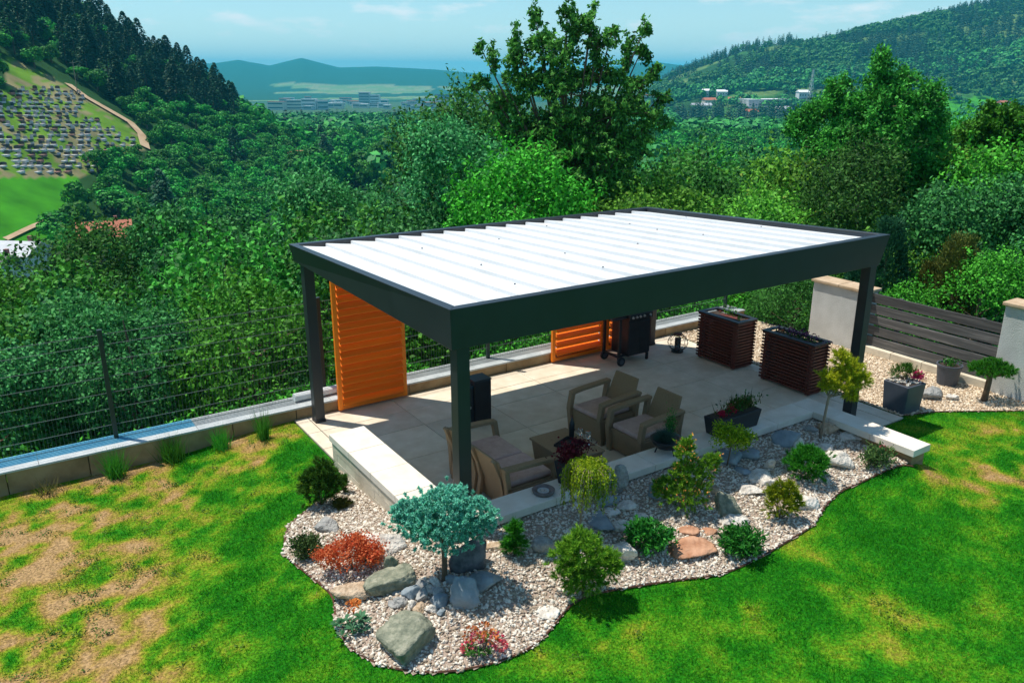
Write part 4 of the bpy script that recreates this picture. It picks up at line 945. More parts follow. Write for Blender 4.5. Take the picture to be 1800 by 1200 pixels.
rock(828, 978, 62, 60, 'dark', 'dark slate boulder behind the spruce stem', 107, rz=.5, depth=.6)
rock(852, 1018, 62, 44, 'blue', 'blue grey flat slate below the dark boulder', 108, rz=.2)
rock(817, 1044, 44, 64, 'blue', 'smooth blue grey slab leaning beside the spruce stem', 109, rz=-.2, depth=.45, tilt=-20)
rock(797, 1018, 24, 24, 'blue', 'small blue grey stone behind the spruce stem', 110)
rock(867, 960, 52, 20, 'tan', 'thin tan slab in front of the seat wall', 111, rz=.25, depth=.5)
rock(952, 960, 34, 34, 'grey', 'pale grey rock behind the wide dwarf pine', 112)
rock(1097, 968, 58, 44, 'white', 'white rock right of the wide dwarf pine', 113, rz=-.3)
rock(1086, 850, 30, 54, 'grey', 'upright cream stone standing under the capping', 114, depth=.6, tilt=8)
rock(1066, 878, 40, 30, 'blue', 'blue grey rock at the foot of the upright cream stone', 115)
rock(1103, 888, 36, 22, 'white', 'small white rock in front of the upright cream stone', 116)
rock(1092, 924, 36, 22, 'white', 'white rock beside the blue puddle stone', 117)
rock(1055, 915, 54, 30, 'blue', 'flat blue grey slab in the shade beside the larch stem', 118, depth=1, flat=10)
rock(1152, 862, 34, 36, 'blue', 'blue grey rock left of the conical spruce', 119)
rock(1215, 962, 70, 38, 'lava', 'pitted orange lava rock at the lawn edge', 120, depth=.8)
rock(1206, 931, 36, 18, 'lava', 'flat pinkish slab behind the orange lava rock', 121, flat=8)
rock(1246, 933, 30, 18, 'lava', 'smaller pinkish slab right of the flat slab', 122, flat=8)
rock(1276, 887, 52, 44, 'green', 'square grey green rock in the middle of the gravel', 123, rz=.1, depth=.55)
rock(1286, 914, 48, 20, 'white', 'flat white rock in front of the square grey green rock', 124, flat=12)
rock(1283, 805, 46, 34, 'blue', 'blue grey rock under the dwarf maple', 125)
rock(1320, 797, 44, 30, 'blue', 'blue grey rock right of the dwarf maple stem', 126, rz=.4)
rock(1338, 836, 44, 26, 'white', 'white rock with a pointed neighbour beyond the golden conifer', 127, rz=.4)
rock(1322, 858, 46, 26, 'white', 'cream rock left of the golden conifer', 128)
rock(1354, 816, 16, 30, 'white', 'small pointed white stone standing on edge', 129, depth=.5, tilt=20)
rock(1416, 884, 40, 30, 'white', 'white grey rock right of the golden conifer', 130)
rock(1387, 768, 44, 40, 'blue', 'blue grey boulder left of the yellow stem pine', 131)
rock(1402, 778, 22, 20, 'white', 'small white rock touching the blue grey boulder', 132)
rock(1455, 752, 40, 26, 'tan', 'brown lumpy rock behind the yellow stem pine', 133)
rock(1452, 790, 50, 22, 'white', 'elongated cream rock before the yellow stem pine', 134, rz=.5, depth=.5)
rock(1478, 806, 46, 38, 'white', 'angular white rock right of the ball pine', 135)
rock(1505, 768, 44, 20, 'white', 'low white rock under the seat wall end', 136, flat=12)
rock(960, 1078, 44, 18, 'white', 'flat pale stone at the lawn edge beside the wide dwarf pine', 137, rz=.3, flat=8)
rock(850, 1012, 20, 10, 'grey', 'small grey stone lying on the blue grey flat slate', 138)
rock(1639, 690, 38, 32, 'grey', 'grey boulder right of the large black square planter', 139)
rock(1672, 697, 22, 18, 'white', 'small white rock right of the grey boulder', 140)
rock(1528, 770, 40, 22, 'tan', 'tan rock in the shade just under the seat wall end', 141)
rock(1424, 752, 26, 18, 'grey', 'small grey rock close behind the stem of the yellow pine', 142)
rock(1350, 846, 30, 20, 'white', 'small white rock touching the golden conifer', 143)
rock(1128, 905, 30, 16, 'white', 'low white rock behind the glossy perennial', 144)
rock(1071, 897, 30, 16, 'white', 'low white stone left of the small white rock', 145)
rock(1304, 826, 26, 16, 'blue', 'small blue grey stone below the dwarf maple', 146)
rock(1256, 862, 22, 14, 'tan', 'small tan stone right of the conical spruce', 147)
rock(1010, 925, 24, 12, 'grey', 'small grey stone beside the larch stem', 148)
CB_ = [(722, 1024, 40, 16, 'grey'), (742, 1024, 30, 20, 'grey'), (764, 1020, 26, 22, 'white'), (752, 1034, 28, 16, 'white'), (724, 1042, 30, 26, 'blue'), (742, 1046, 32, 24, 'grey'), (768, 1040, 26, 22, 'grey'), (706, 1056, 30, 24, 'grey'),
       (724, 1064, 22, 20, 'white'), (738, 1069, 28, 20, 'tan'), (757, 1070, 24, 18, 'white'), (774, 1056, 26, 26, 'blue'), (775, 1076, 22, 16, 'blue'), (690, 1062, 20, 14, 'grey'), (700, 1040, 18, 12, 'grey'), (762, 1055, 18, 16, 'grey')]
CW = ['back left grey cobble of the heap beside the wide green grey rock', 'back middle grey cobble of the heap', 'pale cobble touching the spruce stem at the back of the heap', 'flat white cobble in the middle of the heap',
      'blue grey cobble on the left slope of the heap', 'largest grey cobble in the centre of the heap', 'grey cobble right of centre beside the spruce stem', 'large grey cobble at the left foot of the heap', 'small white cobble at the front left of the heap',
      'only tan cobble at the front of the heap', 'white cobble at the front middle of the heap', 'rounded blue grey cobble at the foot of the spruce stem', 'small blue grey cobble at the front right of the heap', 'outermost grey cobble left of the heap',
      'small grey cobble at the upper left of the heap', 'small grey cobble wedged in the middle of the heap']
for i, (a, b, c, d, k) in enumerate(CB_): rock(a, b, c, d, k, CW[i], 200+i, rz=i*.9, name='cobble', group='cobbles heaped beside the spruce stem')

# ------------------------------------------------------------------ gravel beds, edging, grass
def fill(poly, dens, rg):
    poly = np.asarray(poly); mn, mx = poly.min(0), poly.max(0); n = int((mx-mn).prod()*dens); p = mn+rg.random((n, 2))*(mx-mn); return p[inpoly(p, poly)]
def pebbles(name, poly, dens, m, seed, excl=None):
    rg = np.random.default_rng(seed); p = fill(poly, dens, rg)
    if excl is not None: p = p[~excl(p)]
    n = len(p); bm = bmesh.new(); bmesh.ops.create_icosphere(bm, subdivisions=1, radius=1); B = np.array([v.co for v in bm.verts]); Fi = np.array([[x.index for x in f.verts] for f in bm.faces]); bm.free()
    a = rg.random(n)*6.28; sx = .011+.020*rg.random(n)**1.7; sy = sx*(.5+.4*rg.random(n)); sz = sx*(.3+.3*rg.random(n))
    V = B[None]*(1+.25*(rg.random((n, 12, 3))-.5)); V = V*np.stack([sx, sy, sz], 1)[:, None]
    ti = rg.normal(size=(n, 2))*.35; V[..., 2] += V[..., 0]*ti[:, :1]+V[..., 1]*ti[:, 1:]
    c, s = np.cos(a)[:, None], np.sin(a)[:, None]; x = V[..., 0]*c-V[..., 1]*s; y = V[..., 0]*s+V[..., 1]*c
    z = V[..., 2]+(near_h(p[:, 0], p[:, 1])+.012+.014*rg.random(n))[:, None]
    V = np.stack([x+p[:, :1], y+p[:, 1:], z], -1).reshape(-1, 3); F = (Fi[None]+(np.arange(n)*12)[:, None, None]).reshape(-1, 3)
    return tag(mk(name, V, F, m), kind='stuff')
def sheet(name, poly, m, lift, st=.05):
    poly = np.asarray(poly); mn, mx = poly.min(0), poly.max(0); xx, yy = np.meshgrid(np.arange(mn[0], mx[0], st), np.arange(mn[1], mx[1], st), indexing='ij'); nx, ny = xx.shape
    ok = inpoly(np.stack([xx.ravel()+st/2, yy.ravel()+st/2], 1), poly).reshape(nx, ny)[:-1, :-1]; idx = np.arange(nx*ny).reshape(nx, ny)
    F = np.stack([idx[:-1, :-1], idx[1:, :-1], idx[1:, 1:], idx[:-1, 1:]], -1)[ok]; V = np.stack([xx, yy, near_h(xx, yy)+.0085+lift], -1).reshape(-1, 3)
    return tag(mk(name, V, F, m, smooth=True), kind='structure')
inwall = lambda p: ((p[:, 0] > -.28) & (p[:, 1] > .0) & (p[:, 0] < 6.4)) | ((p[:, 0] > 6.07) & (p[:, 1] > -1.62))
tag(pebbles('gravel', BEDP, 2100, ROCK['pebble'], 5, inwall), 'mixed beige and grey gravel covering the rock garden bed', 'gravel')
sheet('gravel_bed', BEDP, M['bedbase'], .006)
tag(pebbles('gravel', RB, 1500, M['pebble2'], 6), 'light tan gravel along the plank fence beyond the patio', 'gravel')
sheet('gravel_bed', RB, M['pebble2'], .006)
def edging(pts, label):
    t = MB(); W = []
    pts = np.asarray(pts)
    for a, b in zip(pts[:-1], pts[1:]):
        k = max(2, int(np.linalg.norm(b-a)/.08))
        for f in np.linspace(0, 1, k, endpoint=False): W.append(a+(b-a)*f)
    W = np.array(W)
    for _ in range(6): W[1:-1] = (W[:-2]+2*W[1:-1]+W[2:])/4
    t.tube([(q[0], q[1], float(near_h(q[0], q[1]))+.016) for q in W], .011, 5); o = t.build('lawn_edging', M['rust']); tag(o, label, 'lawn edging')
edging(np.vstack([[(-.34, 2.6)], BEDW, [(6.05, -1.75)]]), 'thin brown curved edging strip around the front rock garden bed')
edging(RB[:4], 'dark edging strip between the lawn and the gravel by the plank fence')
def lawn_blades(n, seed):
    rg = np.random.default_rng(seed); p = np.stack([-8.5+rg.random(n)*19.2, -7.0+rg.random(n)*11.95], 1)
    q, c = pj(np.concatenate([p, near_h(p[:, 0], p[:, 1])[:, None]], 1))
    ok = (q[:, 0] > -40) & (q[:, 0] < 1840) & (q[:, 1] > 600) & (q[:, 1] < 1240) & (c > 0); ok &= ~inpoly(p, BEDP) & ~inpoly(p, RB)
    ok &= ~((p[:, 0] > -.30) & (p[:, 0] < 8.0) & (p[:, 1] > -.40) & (p[:, 0] > 5.95)) & ~((p[:, 0] > -.30) & (p[:, 0] < 6.45) & (p[:, 1] > -.02)) & ~((p[:, 0] > 6.0) & (p[:, 0] < 6.43) & (p[:, 1] > -1.68)) & ~((p[:, 0] > 6.4) & (p[:, 0] < 8.0) & (p[:, 1] > -.4)) & (p[:, 1] < 4.88)
    p = p[ok]; dr = dryness(p[:, 0], p[:, 1]); keep = rg.random(len(p)) < np.clip(1.25-dr*1.0, .28, 1); p = p[keep]; dr = dr[keep]
    n = len(p); cl = fbm(p[:, 0], p[:, 1], 7, 2)
    L = (.018+.034*rg.random(n))*(1.15-.6*dr)*(.5+1.1*cl); D = rg.normal(size=(n, 3))*np.array([.55, .55, .1])+np.array([0, 0, 1]); B = np.concatenate([p, (near_h(p[:, 0], p[:, 1])-.004)[:, None]], 1)
    V, F = blades(B, D, L, .0062, rg); dv = np.clip(dr+.24*rg.normal(size=n)*(.35+dr)-.02, 0, 1)
    o = mk('lawn_grass', V, F, lawnmat('lawn_blades', False), attr=np.repeat(dv, 3)); return tag(o, 'short lawn grass, vivid green with dry straw patches', 'grass', kind='stuff')
lawn_blades(820000, 9)

# ------------------------------------------------------------------ rough grass behind the fence
rg = np.random.default_rng(61)
n = 60000; p = np.stack([-12+rg.random(n)*24, 5.52+rg.random(n)**1.3*2.4], 1); c = fbm(p[:, 0], p[:, 1], 1.4, 3); p = p[rg.random(n) < np.clip((c-.28)*3, .15, 1)]; n = len(p)
c = fbm(p[:, 0], p[:, 1], 1.4, 3); B = np.concatenate([p, (env_h(p[:, 0], p[:, 1])-.02)[:, None]], 1); D = rg.normal(size=(n, 3))*np.array([.4, .4, .1])+np.array([0, 0, 1])
V, F = blades(B, D, (.10+.34*c**1.5)*(.5+rg.random(n)), .014, rg); tag(mk('rough_grass', V, F, LF['weeds']), 'tall rough grass growing on the slope just behind the low wall', 'grass', kind='stuff')
n = 20000; p = np.stack([-12+rg.random(n)*24, 5.6+rg.random(n)*2.6], 1); c = fbm(p[:, 0]+5, p[:, 1], 1.1, 3); p = p[c > .5]; n = len(p); zz = env_h(p[:, 0], p[:, 1])
V, F = leaves(np.concatenate([p, (zz+.05+.45*rg.random(n)*np.clip((fbm(p[:, 0]+5, p[:, 1], 1.1, 3)-.45)*5, 0, 1))[:, None]], 1), rg.normal(size=(n, 3))+np.array([0, 0, .5]), .09, .045, rg)
tag(mk('undergrowth', V, F, LF['b']), 'leafy undergrowth mixed in the rough grass behind the fence', 'undergrowth', kind='stuff')

# ------------------------------------------------------------------ trees behind the fence
def crown_mesh(name, mt, seed, rad=(1.9, 1.9, 1.7), nl=17, per=560, lr=.84, L=.12, W=.078, droop=.15):
    rg = np.random.default_rng(seed); C, O = lobed(rg, rad, nl, per, lr)
    D = O*.45+rg.normal(size=C.shape)*.8+np.array([0, 0, -droop]); nr = O*1.0+np.array([0, 0, .25])+rg.normal(size=C.shape)*.55
    V, F = leaves(C, D, L*(.65+.7*rg.random(len(C))), W*(.7+.6*rg.random(len(C))), rg, nrm=nr)
    o = mk(name, V, F, LF[mt]); COL.objects.unlink(o); return o, None
PROTO = {}
for i, (mt, kw) in enumerate([('a', {}), ('b', dict(rad=(1.7, 1.7, 1.9))), ('c', dict(rad=(2.1, 2.0, 1.5), L=.135, W=.098, per=380)), ('d', dict(rad=(1.8, 1.9, 1.8), L=.13, W=.066)), ('e', dict(L=.10, W=.068, per=520, lr=.6, nl=28)), ('a', dict(rad=(2.0, 1.8, 1.6), L=.135, W=.092, per=380, lr=.85, nl=17)), ('b', dict(rad=(1.8, 2.0, 1.5), L=.125))]):
    PROTO[i] = crown_mesh('crown', mt, 300+i, **kw)[0]
trunk_p = []
for i in range(3):
    mb = bough_trunk(np.random.default_rng(400+i), 4.2, .11, 1.5, 7, .3); o = mb.build('trunk', M['bark']); COL.objects.unlink(o); trunk_p.append(o)
# crown outline of the belt, photo pixels
SKY_ = np.array([(-200, 430), (0, 455), (60, 440), (110, 420), (200, 415), (300, 375), (400, 345), (500, 318), (600, 300), (650, 268), (700, 232), (770, 196), (830, 178), (900, 205), (1000, 215), (1120, 235), (1200, 262), (1300, 272), (1380, 255), (1450, 215), (1550, 190), (1640, 188), (1700, 205), (1760, 192), (1850, 190), (2000, 190)])
LOW_ = np.array([(-200, 690), (0, 660), (300, 600), (500, 560), (800, 470), (1000, 440), (1200, 430), (1450, 440), (1620, 500), (1800, 520), (2000, 500)])
def exit_v(px):
    """distance at which the view leaves the garden through the fence line"""
    d = G+(px-900)/1517.0*RT; t1 = (5.9-CAM[1])/d[1] if d[1] > 0 else 99; t2 = (11.4-CAM[0])/d[0] if d[0] > 0 else 99; return min(t1, t2)
BEHIND = [(150, 'left of the second fence post'), (430, 'between the fence post and the pergola'), (640, 'behind the tall orange screen'), (980, 'behind the middle of the pergola roof'), (1330, 'behind the right part of the pergola roof'), (1640, 'behind the plank fence'), (2300, 'beyond the right pillar')]
_seen = {}
SIDE = ['', ', leftmost there', ', further right there', ', rightmost there', ', last one there']
def where(px): return next(t for q, t in BEHIND if px < q)
def uniq(l):
    k = _seen.get(l, 0); _seen[l] = k+1; return l if k == 0 else l+[', neighbour to its right', ', second neighbour to its right', ', third neighbour to its right'][min(k, 3)-1]
rg = np.random.default_rng(71); ntree = 0
def leafy(px, v, z_top, k, sc_, label, group, name='leafy_tree', crowns=1, rzc=None, sx=1.0):
    p = azi(px, v); g = float(env_h(p[0], p[1])); t = thing(name, label, 'tree', (p[0], p[1], g), group=group)
    H = z_top-g; o = PROTO[k]; ch = 1.75*sc_
    for i in range(crowns):
        c = o.copy(); COL.objects.link(c); c.parent = t; KIDS.setdefault(t.name, []).append(c); c.scale = (sc_*sx, sc_*sx, sc_*(1 if i == 0 else 1.1)); c.rotation_euler = (0, 0, rg.random()*6.28)
        c.location = (rg.normal()*.12*sc_*(i > 0), rg.normal()*.12*sc_*(i > 0), H-ch-i*2.1*sc_)
    tr = trunk_p[int(rg.integers(3))].copy(); COL.objects.link(tr); tr.parent = t; tr.scale = (sc_, sc_, max(H*.95/4.2, .3)); tr.rotation_euler = (0, 0, rg.random()*6.28)
    return t
ROWN = ['front row', 'second row', 'third row', 'back row']
for row, (dv, fr, sc0) in enumerate([(2.9, .34, .84), (5.4, .62, .98), (9.0, .84, 1.1), (13.5, 1.0, 1.25)]):
    px = -170.0
    while px < 1980:
        if row == 0 and px > 1560: break
        v = exit_v(px)+dv+rg.normal()*.55; step = 3.1*sc0/v*1517
        lo = np.interp(px, LOW_[:, 0], LOW_[:, 1]); hi = np.interp(px, SKY_[:, 0], SKY_[:, 1]); py = lo+(hi-lo)*fr+rg.normal()*(24 if row < 2 else 16 if row == 2 else 7)-8
        p = azi(px, v); z = zat(p[0], p[1], max(py, hi-16))
        k = int(rg.choice([0, 1, 3, 4, 5, 6])) if not (900 < px < 1620 and row < 3 and rg.random() < .75) else 2
        if px < 350 and rg.random() < .3: k = 4
        leafy(px, v, z, k, sc0*(.9+.25*rg.random()), {2: 'hornbeam with reddish young leaf tips', 3: 'dark glossy leafy tree', 4: 'blue green small leaved tree'}.get(k, 'bright green leafy tree')+', '+ROWN[row]+' '+where(px), 'leafy trees in the belt behind the fence', crowns=(1 if rg.random() < .6 else 2) if row < 1 else 2 if row < 2 else 3)
        px += step*(.85+.3*rg.random())

# the tall loose cherry tree
def big_tree(px_base, v, lobes, label, name, mt, L, W, seed, nleaf, cr, trunk_r, group=None, per=46, nshoot=2.4, droop=.6):
    """lobes: (px, py, r_px_x, r_px_y, depth offset m)"""
    rg = np.random.default_rng(seed); p = azi(px_base, v); g = float(env_h(p[0], p[1])); p[2] = g; t = thing(name, label, 'tree', p, group=group)
    C = []; D = []; mb = MB(); fork = np.array([0, 0, max(1.5, zat(p[0], p[1], 330)-g-.4)]); mb.tube([(0, 0, -.3), tuple(fork*.5+np.array([.05, 0, 0])), tuple(fork)], [trunk_r, trunk_r*.8, trunk_r*.65], 8)
    tot = sum(l[2]*l[3] for l in lobes)
    for (lx, ly, rx, ry, dd) in lobes:
        q = azi(lx, v+dd); z = zat(q[0], q[1], ly); c = np.array([q[0], q[1], z])-p; s = v/1470.0; R3 = np.array([rx*s, rx*s*.9, ry*s])
        mb.tube([tuple(fork), tuple((fork+c)/2+np.array([0, 0, -.1])), tuple(c+np.array([0, 0, R3[2]*.6]))], [trunk_r*.4, trunk_r*.25, .012], 5)
        n = int(nleaf*rx*ry/tot); k = max(4, n//per)
        for i in range(k):      # leafy shoots
            d = unit(rg.normal(size=3)*np.array([1, 1, .7])+np.array([0, 0, .45])); a = c+d*R3*rg.random()**.5*.75; e = a+d*R3*np.array([.5, .5, .6])*(.6+.6*rg.random()); m_ = min(per, 60)
            f = rg.random(m_)[:, None]; C.append(a+(e-a)*f+rg.normal(size=(m_, 3))*cr*(1.1-.6*f)); D.append(np.tile(d*.5, (m_, 1))+rg.normal(size=(m_, 3))*.7+np.array([0, 0, -droop]))
            if i % 3 == 0: mb.tube([tuple(a-d*R3*.4), tuple(a), tuple(e)], [.02, .014, .005], 4)
    mb.build('trunk', M['bark'], t); C = np.concatenate(C); D = np.concatenate(D)
    V, F = leaves(C, D, L*(.65+.7*rg.random(len(C))), W*(.7+.6*rg.random(len(C))), rg); mk('crown', V, F, LF[mt], t); return t
big_tree(1000, 23.5, [(993, 28, 13, 30, 0), (1008, 60, 22, 34, .1), (940, 45, 12, 30, .3), (950, 85, 26, 34, .2), (1036, 55, 14, 30, -.2), (1052, 85, 26, 32, -.2), (985, 105, 40, 40, 0), (1108, 95, 20, 30, .4), (1132, 60, 9, 26, .2), (1128, 100, 15, 26, .2), (905, 75, 10, 30, .2), (908, 110, 20, 32, .2), (868, 118, 12, 28, -.3), (845, 100, 8, 24, 0), (848, 145, 16, 16, 0), (830, 155, 10, 8, 0),
   (1060, 140, 44, 36, .3), (925, 150, 44, 36, .3), (990, 165, 60, 42, 0), (1115, 150, 30, 30, 0), (1150, 130, 12, 22, 0), (1165, 175, 18, 16, .2), (1090, 200, 56, 40, -.3), (885, 190, 40, 34, .3), (1158, 215, 28, 24, 0), (1000, 230, 90, 46, .2), (1040, 22, 9, 16, .3), (1075, 60, 9, 22, .1), (1000, 275, 110, 40, 0), (930, 235, 60, 40, .3), (1080, 255, 80, 40, .2), (1010, 310, 120, 36, .3)],
   'tall loose crowned cherry tree rising above the belt behind the pergola', 'cherry_tree', 'f', .13, .062, 501, 40000, .065, .16, per=34)
big_tree(1545, 24.5, [(1545, 135, 20, 46, 0), (1545, 190, 52, 40, 0), (1470, 205, 50, 40, .3), (1620, 190, 46, 42, -.3), (1415, 225, 32, 30, .2), (1560, 235, 90, 50, 0), (1655, 235, 34, 44, .2), (1500, 260, 70, 40, -.2), (1590, 150, 26, 30, .2), (1480, 160, 22, 26, .2), (1620, 290, 60, 50, 0), (1640, 350, 60, 60, .2), (1560, 310, 70, 50, .3)],
   'big dark broadleaf tree with a pointed top behind the plank fence', 'broadleaf_tree', 'a', .115, .06, 502, 50000, .11, .16, per=52, droop=.35)
big_tree(1770, 26.0, [(1770, 225, 40, 36, 0), (1740, 255, 50, 40, .3), (1810, 240, 50, 44, 0), (1780, 300, 80, 50, 0), (1720, 310, 50, 44, .2), (1830, 320, 60, 50, 0), (1750, 205, 12, 22, 0), (1800, 200, 12, 22, .2)],
   'bright leafy tree filling the right edge of the picture behind the pillar', 'broadleaf_tree', 'b', .12, .07, 503, 30000, .10, .14, per=46, droop=.3)
# conifers behind the plank fence
def columnar(px, v, py_top, r, mt, label, seed, name='columnar_conifer'):
    rg = np.random.default_rng(seed); p = azi(px, v); g = float(env_h(p[0], p[1])); t = thing(name, label, 'conifer', (p[0], p[1], g)); H = zat(p[0], p[1], py_top)-g
    mb = MB(); mb.tube([(0, 0, -.2), (0, 0, H*.9)], [.07, .02], 6); mb.build('trunk', M['bark'], t)
    n = 620; f = rg.random(n)**.8; a = rg.random(n)*6.28; rr = r*np.sqrt(np.clip(1-f, .02, 1))*(.65+.5*rg.random(n)); T = np.stack([rr*np.cos(a), rr*np.sin(a), H*(.04+.96*f)], 1)
    D = np.stack([np.cos(a)*.5, np.sin(a)*.5, np.full(n, .9)], 1); C = np.repeat(T, 26, 0)+np.repeat(D, 26, 0)*rg.random((n*26, 1))*.22+rg.normal(size=(n*26, 3))*.05
    V, F = leaves(C, np.repeat(D, 26, 0)+rg.normal(size=C.shape)*.35, .08, .022, rg); mk('foliage', V, F, LF[mt], t)
columnar(1605, 17.9, 395, .62, 'thuja', 'blue green columnar thuja behind the plank fence nearest the pergola', 1, 'thuja')
columnar(1570, 18.4, 440, .5, 'thuja', 'smaller blue green thuja close behind the corner post', 2, 'thuja')
columnar(1742, 17.2, 425, .62, 'brown', 'brownish cypress behind the plank fence left of the right pillar', 3, 'cypress')
columnar(1700, 17.6, 470, .5, 'brown', 'lower brownish green cypress beside the taller brownish one', 4, 'cypress')
# ground level bushes on the far side of the fences
for i, (px, dv, pyt, sc_, k) in enumerate([(640, 1.3, 640, .34, 1), (1250, 1.2, 520, .42, 1), (1330, 1.3, 500, .5, 6), (1400, .2, 505, .45, 1), (1440, -.6, 480, .45, 6), (1655, 1.2, 500, .45, 1), (1800, 1.6, 440, .5, 6)]):
    if px in (1400, 1440): k = 3
    v = exit_v(px)+dv; p = azi(px, v); leafy(px, v, zat(p[0], p[1], pyt), k, sc_, 'low bright green bush close behind the '+('fence ' if px < 1500 else 'plank fence ')+where(px), 'low bushes close behind the fence', 'bush')

# ------------------------------------------------------------------ left hillside: single trees, graveyard
def hill_broad(seed):
    rg = np.random.default_rng(seed); C, O = lobed(rg, (3.5, 3.5, 3.5), 15, 105, 1.55, shoots=.1)
    V, F = leaves(C, O*.3+rg.normal(size=C.shape), .85*(.6+.8*rg.random(len(C))), .66, rg, nrm=O*1.2+np.array([0, 0, .3])+rg.normal(size=C.shape)*.4); o = mk('crown', V, F, LF['hillleaf']); COL.objects.unlink(o); return o
def hill_con(seed):
    rg = np.random.default_rng(seed); n = 620; f = rg.random(n)**.75; a = rg.random(n)*6.28; rr = 3.6*(1-f)**.7*(.45+.65*rg.random(n))+.2; C = np.stack([rr*np.cos(a), rr*np.sin(a), 1.5+13*f], 1)
    D = np.stack([np.cos(a), np.sin(a), np.full(n, -.35)], 1)+rg.normal(size=(n, 3))*.25; V, F = leaves(C, D, 1.5*(.5+.8*rg.random(n))*(1.1-.5*f), .62, rg, nrm=np.tile([0, 0, 1.0], (n, 1))+rg.normal(size=(n, 3))*.35); o = mk('crown', V, F, LF['hillcon']); COL.objects.unlink(o); return o
HB = [hill_broad(600+i) for i in range(4)]; HC = [hill_con(620+i) for i in range(3)]
mb = MB(); mb.tube([(0, 0, -1), (0, 0, 3), (0, 0, 6)], [.3, .22, .1], 6); HT = mb.build('trunk', M['bark']); COL.objects.unlink(HT)
rg = np.random.default_rng(81)
g_ = 6.0; uu, vv = np.meshgrid(np.arange(-330, 15, g_), np.arange(84, 420, g_)); uu = (uu+rg.normal(size=uu.shape)*2.0).ravel(); vv = (vv+rg.normal(size=vv.shape)*2.0).ravel()
W3 = CAM[None]*np.array([1, 1, 0])+uu[:, None]*RT+vv[:, None]*G; W3[:, 2] = env_h(W3[:, 0], W3[:, 1]); q, c = pj(W3)
NOTREE = [CEM, [(-60, 300), (150, 300), (190, 330), (120, 372), (120, 395), (85, 452), (-60, 500)], [(118, 140), (175, 168), (255, 228), (275, 285), (215, 272), (170, 200)], [(140, 385), (240, 385), (240, 436), (140, 436)]]
ok = (q[:, 0] > -70) & (q[:, 0] < 600) & (q[:, 1] < 470) & (q[:, 1] > -80)
for pl in NOTREE: ok &= ~inpoly(q, pl)
# keep the silhouette: nothing right of the slope
ok &= ~((q[:, 0] > 330) & (q[:, 1] > 400))
W3, q, c = W3[ok], q[ok], c[ok]; order = np.argsort(c); W3, q, c = W3[order], q[order], c[order]
con = ((q[:, 1] < 150+ (q[:, 0]-150)*.28) & (q[:, 0] < 420) & (rg.random(len(q)) < .85)) | ((np.hypot(q[:, 0]-195, q[:, 1]-205) < 34)) | (rg.random(len(q)) < .05)
con &= ~((q[:, 0] < 110) & (q[:, 1] > 60) & (q[:, 1] < 140) & (rg.random(len(q)) < .8))
rest = []; cnt = {True: 0, False: 0}
def hill_tree(p, iscon, sc_, label, group):
    t = thing('hill_conifer' if iscon else 'hill_tree', label, 'tree', p, group=group); o = (HC if iscon else HB)[int(rg.integers(3 if iscon else 4))].copy(); COL.objects.link(o); o.parent = t; o.rotation_euler = (0, 0, rg.random()*6.28)
    o.scale = (sc_*(.9+.2*rg.random()), sc_*(.9+.2*rg.random()), sc_*(.68+.3*rg.random()));
    if not iscon: o.location = (0, 0, 3.5*sc_)
    h = HT.copy(); COL.objects.link(h); h.parent = t; h.scale = (1, 1, sc_*(1.7 if iscon else .8))
def region(x, y):
    if y < 40: return 'at the top of the left hill'+(' in the corner' if x < 120 else ' near the skyline')
    if y < 120: return 'on the upper left hill '+('above the graveyard' if x < 140 else 'above the dirt track' if x < 250 else 'close to the skyline')
    if x < 260 and y < 270: return 'right beside the dirt track' if x > 120 else 'at the left edge of the graveyard'
    if x > 400: return 'at the right foot of the left hill'+(' by the valley wood' if y < 260 else ' above the garden trees')
    if x > 300: return 'on the right shoulder of the hill'+(' high up' if y < 190 else ' half way' if y < 260 else ' low down')
    return 'low on the left hillside'+(' below the graveyard' if x < 200 else ' above the red roofed house')
for p, qq, k in zip(W3, q, con):
    if cnt[bool(k)] < 290: hill_tree(p, bool(k), (.7+.4*rg.random()) if k else (.62+.35*rg.random()), ('dark conifer ' if k else 'round green broadleaf tree ')+region(*qq), ('conifers on the left hill' if k else 'broadleaf trees on the left hill')); cnt[bool(k)] += 1
    else: rest.append((p, k))
print('hill trees', cnt, len(rest))
